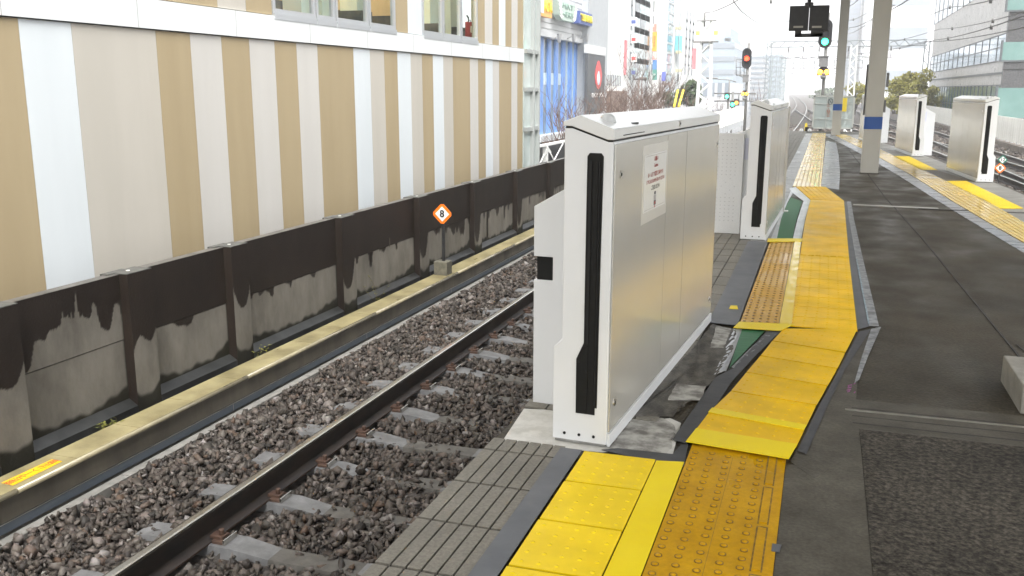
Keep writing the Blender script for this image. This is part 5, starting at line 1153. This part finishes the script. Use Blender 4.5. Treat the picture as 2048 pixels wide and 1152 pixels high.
# ---- signals
m_hood = mat('signal_black', (.012,.012,.014), rough=.5); m_mastg = mat('mast_grey', (.10,.10,.095), (.18,.18,.17), rough=.6, scale=10)
m_red = mat('lamp_red', (.9,.05,.02), emit=(1,.035,.012), estr=3); m_grn = mat('lamp_green', (.1,.9,.5), emit=(.02,1,.40), estr=5); m_amb = mat('lamp_amber', (1,.5,.1), emit=(1,.27,.012), estr=3.2); m_off = mat('lamp_off', (.03,.03,.035), rough=.2)
def signal(label, Y, px, pxw, py0, py1, lit, pylit, ambers, pybase, zbase, box, ladder):
    t = thing('rail_signal', label, 'signal', (0,0,0)); c = ony(px,(py0+py1)/2,Y); r = ony(px+pxw/2,(py0+py1)/2,Y).x-c.x; z1, z0 = ony(px,py0,Y).z, ony(px,py1,Y).z
    n = 12; poly = [(c.x+r*math.cos(a), z1-r+r*math.sin(a)) for a in [math.pi*i/n for i in range(n+1)]]+[(c.x-r*math.cos(a), z0+r-r*math.sin(a)) for a in [math.pi*i/n for i in range(n+1)]]
    b = MB(); b.prism(poly, Y, Y+.07, 'y'); o = b.build('backboard', [m_hood], t)
    for k in range(3):
        zz = z1-(z1-z0)*(.22+.28*k); isl = abs(zz-ony(px,pylit,Y).z) < (z1-z0)*.15
        b = MB(); b.tube([(c.x,Y-.004,zz),(c.x,Y-.012,zz)], r*.50, 16); L_ = b.build('lens', [(m_red if lit == 'r' else m_grn) if isl else m_off], o)
        b = MB(); vs = []
        for i in range(13):
            a = -.5+(math.pi+1.0)*i/12; vs += [(c.x+r*.6*math.cos(a),Y-.002,zz+r*.6*math.sin(a)),(c.x+r*.6*math.cos(a),Y-.10,zz+r*.6*math.sin(a))]
        b.add(vs, [(2*i,2*i+1,2*i+3,2*i+2) for i in range(12)]); h = b.build('hood', [m_hood], o); h.modifiers.new('s','SOLIDIFY').thickness = .012
    b = MB(); b.tube([(c.x+.06,Y+.14,zbase),(c.x+.06,Y+.14,z1+.25)], .07, 10); b.build('mast', [m_mastg], t)
    (ax, ay, aw, ah) = box; p, q = ony(ax-aw/2,ay-ah/2,Y), ony(ax+aw/2,ay+ah/2,Y); b = MB(); b.box(p.x,q.x,Y-.05,Y+.1,q.z,p.z); b.box(p.x-.03,q.x+.03,Y-.08,Y+.12,p.z,p.z+.03); b.build('route_box', [MATS['box_grey']], t)
    if ambers:
        p = ony((ambers[0][0]+ambers[1][0])/2,ambers[0][1],Y); w_ = abs(ony(ambers[1][0],0,Y).x-ony(ambers[0][0],0,Y).x); b = MB(); b.prism([(p.x-w_*.95,p.z-w_*.5),(p.x+w_*.95,p.z-w_*.5),(p.x+w_*.95,p.z+w_*.3),(p.x+w_*.4,p.z+w_*.95),(p.x-w_*.4,p.z+w_*.95),(p.x-w_*.95,p.z+w_*.3)], Y-.02, Y+.1, 'y'); o = b.build('shunt_head', [m_hood], t)
        for ax, ay in ambers: p = ony(ax,ay,Y); b = MB(); b.dome((0,0,0), w_*.42, .04, 14, 4); L_ = b.build('lens', [m_amb], o); L_.matrix_local = Matrix.Translation((p.x,Y-.022,p.z)) @ Matrix.Rotation(R(90),4,'X')
        p = ony((ambers[0][0]+ambers[1][0])/2,ambers[0][1]+11,Y); b = MB(); b.tube([(p.x,Y-.05,p.z-.05),(p.x,Y-.05,p.z+.08)], .10, 10, r1=.13); b.tube([(p.x,Y-.05,p.z+.1),(p.x,Y-.05,p.z+.2)], .08, 10); b.build('bell', [m_mastg], t)
    if ladder:
        b = MB(); (pa, pb, qa, qb) = ladder
        for k in range(3): x_ = pa+(pb-pa)*k/2; p, q = ony(x_,qa,Y), ony(x_,qb,Y); b.tube([(p.x,Y+.1,p.z),(q.x,Y+.1,q.z)], .018, 6)
        for k in range(3): y_ = qa+(qb-qa)*k/2; p, q = ony(pa,y_,Y), ony(pb,y_,Y); b.tube([(p.x,Y+.1,p.z),(q.x,Y+.1,q.z)], .016 if k < 2 else .03, 6)
        p, q = ony(pb,qb,Y), ony(pb+14,qb+12,Y); b.tube([(ony(pa+4,qb,Y).x,Y+.1,p.z),(q.x,Y+.14,q.z)], .02, 6); b.build('platform_rail', [m_mastg], t)
    return t
signal('three lamp rail signal showing red with two amber lamps below', 48, 1493.5, 19, 96, 137.5, 'r', 112.5, [(1486,187.5),(1493.5,187.5)], 215, -1.1, (1491.5,158,11,14), (1472,1488,119,150))
signal('three lamp rail signal showing green beside the hanging display board', 41, 1651, 27, 38, 96, 'g', 83, [(1640,144.5),(1653,144.5)], 192, -1.1, (1647,123.5,17,20), None)
# ---- masts, gantries, wires
m_lat = mat('lattice_white', (.60,.62,.60), (.68,.69,.67), rough=.5, scale=3); m_lat2 = mat('lattice_grey', (.20,.23,.24), (.26,.29,.29), rough=.5, scale=3)
def lattice(b, x, y, z0, z1, w0, w1, n, th=.035):
    for sx in (-1,1):
        for sy in (-1,1): b.tube([(x+sx*w0/2,y+sy*w0/2,z0),(x+sx*w1/2,y+sy*w1/2,z1)], th, 4)
    for k in range(n):
        f0, f1 = k/n, (k+1)/n; za, zb = z0+(z1-z0)*f0, z0+(z1-z0)*f1; wa, wb = w0+(w1-w0)*f0, w0+(w1-w0)*f1; s = 1 if k % 2 else -1
        for sy in (-1,1): b.tube([(x-s*wa/2,y+sy*wa/2,za),(x+s*wb/2,y+sy*wb/2,zb)], th*.62, 4)
        for sx in (-1,1): b.tube([(x+sx*wa/2,y-s*wa/2,za),(x+sx*wb/2,y+s*wb/2,zb)], th*.62, 4)
YM = 50; p = ony(1407,215,YM); t = thing('lattice_mast', 'tall white lattice mast standing behind the big gate', 'mast', (0,0,0)); zt_ = ony(1411,25,YM).z
b = MB(); lattice(b, p.x, YM, -1.3, zt_, .80, .40, 13, .05); b.build('lattice', [m_lat], t)
b = MB(); z = ony(1410,84,YM).z; b.box(p.x-.65,p.x+.65,YM-.35,YM-.28,z-.05,z+.03); b.box(p.x-.3,p.x+.3,YM-.34,YM+.3,z-.06,z+.02); b.build('crossarm', [m_mastg], t); b = MB(); z = ony(1410,42,YM).z; b.box(p.x-.5,p.x+.5,YM-.3,YM-.24,z-.04,z+.02); b.tube([(p.x-.1,YM-.26,z-.3),(p.x-.1,YM-.26,z+.4)], .045, 6); b.build('crossarm', [m_mastg], t)
b = MB(); 
for sx in (-.42,.5): q_ = ony(1410,67,YM); b.box(p.x+sx-.1,p.x+sx+.1,YM-.4,YM-.3,q_.z-.1,q_.z+.1)
b.build('yellow_tag', [mat('tag_lime', (.62,.68,.12), rough=.5)], t)
for k, (pa, pb, lb) in enumerate(((1349,1372,'left of the pair'),(1358,1392,'right of the pair'))):
    t = thing('guy_wire', f'guy wire with yellow cover by the evergreen tree, {lb}', 'guy wire', (0,0,0), 0, 'guy wires with yellow covers')
    a, c_ = ony(1348+k*9,214,YM-2), ony(1366+k*14,135,YM); b = MB(); b.tube([a, c_], .02, 6); b.build('wire', [m_mastg], t); d_ = a+(c_-a)*.42; b = MB(); b.tube([a, d_], .055, 8); b.build('cover', [m_syl], t)
def gantry(Y, xa, xb, label, zb=6.2, mk=m_lat2, th=.06):
    t = thing('catenary_gantry', label, 'gantry', (0,0,0), 0, 'catenary gantries over the tracks'); o = off(Y)
    for x in (xa,xb): b = MB(); lattice(b, x+o, Y, -1.3, zb+.5, .55, .5, 12, th*.7); b.build('mast', [mk], t)
    b = MB(); n = int((xb-xa)/.55)
    for dz in (0,.62):
        for dy in (-.2,.2): b.tube([(xa+o,Y+dy,zb+dz),(xb+o,Y+dy,zb+dz)], th*.8, 4)
    for k in range(n):
        x0 = xa+o+(xb-xa)*k/n; x1 = xa+o+(xb-xa)*(k+1)/n; s = k % 2
        for dy in (-.2,.2): b.tube([(x0,Y+dy,zb+(.62 if s else 0)),(x1,Y+dy,zb+(0 if s else .62))], th*.6, 4)
    b.build('beam', [mk], t)
    b = MB()
    for x in (-4.2,-2.6,-.9,2.2,4.6,6.6):
        if xa < x < xb: b.tube([(x+o,Y,zb),(x+o,Y,zb-1.2)], .05, 5); b.tube([(x+o-.9,Y,zb-1.15),(x+o+.5,Y,zb-1.3)], .045, 5); b.tube([(x+o,Y,zb-.1),(x+o,Y,zb-.5)], .09, 6)
    b.build('hanger', [m_mastg], t)
gantry(112,-6.3,10.2,'nearest lattice gantry spanning the tracks, top one behind the green signal'); gantry(165,-6.3,9.5,'second lattice gantry over the far tracks'); gantry(220,-6.3,9,'third lattice gantry over the far tracks', mk=m_lat2)
gantry(290,-6.3,9,'fourth lattice gantry, in the haze over the far tracks'); gantry(370,-6.3,9,'fifth lattice gantry, faint in the haze over the far tracks'); gantry(460,-6.3,9,'last lattice gantry, nearly lost in the haze')
def pole(px, Y, pyt, label, w=.5, mk=m_lat2):
    p = ony(px,200,Y); t = thing('lattice_mast', label, 'mast', (0,0,0)); b = MB(); lattice(b, p.x, Y, -1.3, ony(px,pyt,Y).z, w, w*.8, 14, .045); b.build('lattice', [mk], t)
pole(1700,62,90,'slender white lattice mast just right of the far column', .42, m_lat); pole(1545,135,110,'slender lattice mast leaning over the second gate top', .7); pole(1562,150,108,'lattice mast right beside the slender leaning one', .8)
def wire(pts, label, r=.014, cat='wire', drops=0):
    """pts: (px, py, Y) ; straight pieces with slight sag"""
    P = [ony(a, c, y) for a, c, y in pts]; Q_ = []
    for u, v in zip(P, P[1:]):
        L_ = (v-u).length
        for k in range(12): f_ = k/12; q = u+(v-u)*f_; q.z -= 4*f_*(1-f_)*L_*.004; Q_.append(q)
    Q_.append(P[-1]); t = thing('overhead_wire', label, cat, (0,0,0), 0, 'overhead wires'); b = MB(); b.tube(Q_, r, 5); b.build('wire', [m_mastg], t)
    if drops:
        for k in range(drops): q = Q_[int((k+.5)/drops*(len(Q_)-1))]; b = MB(); b.tube([q+Vector((0,0,-.09)), q+Vector((0,0,.07))], .05, 6); b.build('insulator', [m_mastg], t)
wire([(2060,-22,26),(1900,14,48),(1740,62,112)], 'steep overhead wire crossing the top right above the office building', .018, drops=3)
wire([(2060,20,30),(1880,58,60),(1700,98,112)], 'overhead wire crossing the mirror glazed office front, upper one', .016, drops=4)
wire([(2060,27,28),(1870,80,55),(1700,108,112)], 'overhead wire crossing the mirror glazed office front, middle one', .018, drops=4)
wire([(2060,52,30),(1850,83,60),(1690,108,112)], 'overhead wire crossing the mirror glazed office front, lowest one', .018)
wire([(1830,-10,30),(1760,28,48),(1690,68,112)], 'overhead wire passing behind the big column near its top', .018)
wire([(1790,10,34),(1740,22,48),(1690,40,90)], 'short overhead wire joining the big column at the top', .014, drops=2)
wire([(1720,-5,36),(1698,12,50),(1686,28,90)], 'overhead wire between the two square columns at the top', .018)
wire([(1756,30,34),(1700,55,60),(1690,62,90)], 'thin overhead wire between the two square columns', .016)
wire([(1410,25,50),(1424,24,50),(1480,-2,40)], 'stay wire rising from the lattice mast top', .022)
wire([(1466,0,50),(1490,28,70),(1530,50,110),(1566,53,150)], 'sagging feeder wire left of the display board', .03)
wire([(1542,-4,40),(1542,8,40)], 'short hanging wire with insulator at the top edge', .02, drops=1)
wire([(1552,42,110),(1580,42,111)], 'short cross wire left of the display board', .05)
# curved sheds: slanted light pole far down the line
t = thing('street_lamp', 'thin dark double street lamp above the low shop block', 'street lamp', (0,0,0)); Y = 120
a, c_ = ony(1456,225,Y), ony(1456,160,Y); b = MB(); b.tube([(a.x,Y,GZ),(a.x,Y,c_.z)], .10, 8); b.build('pole', [m_mastg], t)
b = MB(); p, q = ony(1416,157,Y), ony(1472,164,Y); b.tube([(p.x,Y,p.z),(a.x,Y,c_.z),(q.x,Y,q.z)], .07, 6); b.tube([(p.x-.3,Y,p.z+.06),(p.x+1.2,Y,p.z+.02)], .13, 6); b.build('arm', [m_mastg], t)
t = thing('street_lamp', 'dark street lamp with twin heads above the bare trees', 'street lamp', (0,0,0)); Y = 66
a, c_ = ony(1276,215,Y), ony(1276,160,Y); b = MB(); b.tube([(a.x,Y,GZ),(a.x,Y,c_.z)], .08, 8); b.build('pole', [m_mastg], t); b = MB(); p, q = ony(1268,158,Y), ony(1294,159,Y); b.tube([(p.x,Y,p.z),(q.x,Y,q.z)], .07, 6); b.tube([(q.x-.4,Y,q.z+.03),(q.x,Y,q.z+.03)], .12, 6); b.tube([(p.x+.4,Y,p.z+.03),(p.x+.9,Y,p.z+.03)], .12, 6); b.build('arm', [m_mastg], t)
# road traffic lights at the crossing
t = thing('traffic_light', 'road traffic light on a dark gantry arm left of the red rail signal', 'traffic light', (0,0,0)); Y = 90
b = MB()
for px in (1457,1466): p = ony(px,184,Y); b.tube([(p.x,Y,GZ),(p.x,Y,p.z)], .10, 8)
for py in (187,202): p, q = ony(1428,py,Y), ony(1512,py,Y); b.tube([(p.x,Y,p.z),(q.x,Y,q.z)], .07, 6)
for px in (1478,1500): p, q = ony(px,187,Y), ony(px,202,Y); b.tube([(p.x,Y,p.z),(p.x,Y,q.z)], .05, 6)
b.build('arm', [m_mastg], t)
for px, py, m in ((1465,209,m_grn),(1473,205.5,m_red),(1454,193,m_grn)):
    p = ony(px,py,Y-.3); b = MB(); b.box(p.x-.24,p.x+.24,Y-.3,Y-.05,p.z-.25,p.z+.35); o = b.build('head', [m_hood], t); b = MB(); b.tube([(p.x,Y-.3,p.z),(p.x,Y-.34,p.z)], .15, 12); b.build('lens', [m if px != 1473 else m_amb], o)

# ---- trees
m_bark = mat('bark', (.035,.026,.021), (.07,.052,.042), rough=.85, scale=12); m_twig = mat('twig', (.075,.045,.034), (.12,.075,.055), rough=.85, scale=12)
def bare_tree(loc, h, seed, label, spread=1.0, twigs=True, depth=5):
    r = random.Random(seed); t = thing('bare_tree', label, 'tree', loc, 0, 'bare street trees'); tr_ = MB(); tw = MB()
    def grow(p, d, L_, rad, lv):
        pts = [p]; q = p.copy(); dd = d.copy()
        for k in range(4): dd = (dd+Vector((r.uniform(-.16,.16), r.uniform(-.16,.16), r.uniform(-.02,.14)))).normalized(); q = q+dd*L_/4; pts.append(q.copy())
        (tr_ if lv < 3 else tw).tube(pts, rad, 6 if lv < 2 else 4 if lv < 4 else 3, r1=rad*.62, caps=lv < 2)
        if lv >= depth: return
        for k in range(r.choice((2,3,3)) if lv < 4 else 3):
            a = r.uniform(0,6.283); s = r.uniform(.35,.75)*spread; e = (dd+Vector((math.cos(a)*s, math.sin(a)*s, r.uniform(-.05,.35)))).normalized()
            grow(pts[r.choice((2,3,4,4))], e, L_*r.uniform(.62,.82), max(rad*.58,.011), lv+1)
    grow(Vector((0,0,0)), Vector((0,0,1)), h*.36, h*.017, 0)
    tr_.build('trunk', [m_bark], t); tw.build('twigs', [m_twig], t); return t
for k, (px, pyt, Y, lab) in enumerate([(1196,150,42,'bare dark tree nearest the dark poster, left of the others'),(1232,165,50,'bare twiggy tree in front of the ribbed white building'),(1262,160,56,'bare brown tree second from the right of the tree row'),(1296,158,62,'bare brown bushy tree at the right end of the tree row'),(1248,172,46,'low bushy bare tree between the second and third bare trees'),(1280,168,52,'low bushy bare tree before the lamp with twin heads'),(1316,172,58,'small bare bush nearest the evergreen trees')]):
    p = ony(px,215,Y); zt_ = ony(px,pyt,Y).z; bare_tree((p.x,Y,GZ), (zt_-GZ)*1.05, 21+k, lab, 1.0+.12*k, depth=5 if k < 1 else 6)
p = ony(1434,215,105); bare_tree((p.x,105,GZ), ony(1434,165,105).z-GZ, 40, 'small bare tree standing before the low shop block', .6, depth=4)
p = ony(1508,200,120); bare_tree((p.x,120,GZ), ony(1508,160,120).z-GZ, 41, 'small hazy bare tree right of the red rail signal', .6, depth=4)
def leafy_tree(loc, zc, rx_, rz_, n, ls, mA, label, seed, group=None, name='leafy_tree'):
    """crown of many small leaf faces gathered in clumps around an uneven outline"""
    r = np.random.RandomState(seed); t = thing(name, label, 'tree', loc, 0, group); zc -= loc[2]
    b = MB(); b.tube([(0,0,0),(.05,0,zc*.5),(0,0,zc)], rx_*.09, 8, r1=rx_*.04)
    for k in range(7): a = r.uniform(0,6.28); b.tube([(0,0,zc*.75),(rx_*.35*math.cos(a),rx_*.35*math.sin(a),zc+rz_*r.uniform(-.2,.3)),(rx_*.7*math.cos(a),rx_*.7*math.sin(a),zc+rz_*r.uniform(-.2,.5))], rx_*.03, 5, r1=rx_*.01)
    b.build('trunk', [m_bark], t)
    nc = 38; C_ = r.normal(size=(nc,3)); C_ /= np.linalg.norm(C_, axis=1)[:,None]; C_ *= r.uniform(.35,.92,(nc,1)); C_[:,2] = np.where(C_[:,2] < -.5, C_[:,2]*.6, C_[:,2])
    cs = r.uniform(.16,.34,nc); id_ = r.randint(nc, size=n); Dv = r.normal(size=(n,3)); Dv /= np.linalg.norm(Dv, axis=1)[:,None]; Dv *= r.uniform(.5,1,(n,1))
    P = (C_[id_]+Dv*cs[id_][:,None])*np.array([rx_,rx_,rz_])+np.array([0,0,zc])
    U = r.normal(size=(n,3)); U /= np.linalg.norm(U, axis=1)[:,None]; Wv = np.cross(U, Dv+r.normal(size=(n,3))*.6); Wv /= np.linalg.norm(Wv, axis=1)[:,None]+1e-9; s = ls*r.uniform(.6,1.3,(n,1))
    V = np.stack([P-U*s, P+Wv*s*.55, P+U*s, P-Wv*s*.55], 1).reshape(-1,3)
    me = bpy.data.meshes.new('crown'); me.vertices.add(4*n); me.vertices.foreach_set('co', V.ravel()); me.loops.add(4*n); me.loops.foreach_set('vertex_index', np.arange(4*n)); me.polygons.add(n); me.polygons.foreach_set('loop_start', np.arange(n)*4); me.update()
    a = me.attributes.new('tint','FLOAT','POINT'); a.data.foreach_set('value', np.repeat(np.clip(.5*r.uniform(0,1,nc)[id_]+.5*r.uniform(0,1,n),0,1),4).astype(np.float32)); me.materials.append(mA); o = bpy.data.objects.new('crown', me); COL.objects.link(o); o.parent = t; return t
def leafmat(name, c1, c2):
    m = mat(name, c1, rough=.55); n = m.node_tree.nodes; l = m.node_tree.links; a = n.new('ShaderNodeAttribute'); a.attribute_name = 'tint'; r = n.new('ShaderNodeValToRGB'); r.color_ramp.elements[0].color = c1+(1,); r.color_ramp.elements[1].color = c2+(1,); l.new(a.outputs['Fac'], r.inputs[0]); l.new(r.outputs[0], n['Principled BSDF'].inputs['Base Color']); return m
m_ev = leafmat('leaf_evergreen', (.030,.055,.020), (.085,.13,.05)); m_yg = leafmat('leaf_yellowgreen', (.16,.16,.02), (.42,.38,.07))
def place_leafy(px, pyc, Y, wpx, hpx, m, label, seed, n=5000, group=None):
    p = ony(px,pyc,Y); s = Y/F_PX; leafy_tree((p.x,Y,GZ), p.z, wpx/2*s, hpx/2*s, n, max(.11, wpx*s*.028), m, label, seed, group)
place_leafy(1378,190,70,48,62,m_ev,'dark rounded evergreen tree left of the lattice mast',1)
place_leafy(1345,200,80,40,34,m_ev,'smaller dark evergreen behind the guy wires',2,3000)
place_leafy(1832,196,92,106,92,m_yg,'big yellow green tree in front of the office building corner',3,9000)
place_leafy(1712,192,110,46,52,m_yg,'yellow green tree between the two square columns',4,4000)
place_leafy(1790,205,115,50,44,m_yg,'smaller yellow green tree right behind the big column',5,3500)
place_leafy(1652,188,240,60,30,m_ev,'distant hazy tree behind the green signal mast',6,2500)

# ---- air
b = MB(); b.box(-1600,1600,-260,2600,GZ-1,62); hz = b.build('haze', []); hz['kind'] = 'stuff'
m = bpy.data.materials.new('haze_air'); m.use_nodes = True; n = m.node_tree.nodes; n.clear(); v = n.new('ShaderNodeVolumePrincipled'); v.inputs['Color'].default_value = (.97,.98,1,1); v.inputs['Density'].default_value = .0013; v.inputs['Anisotropy'].default_value = 0
o = n.new('ShaderNodeOutputMaterial'); m.node_tree.links.new(v.outputs[0], o.inputs['Volume']); hz.data.materials.append(m)
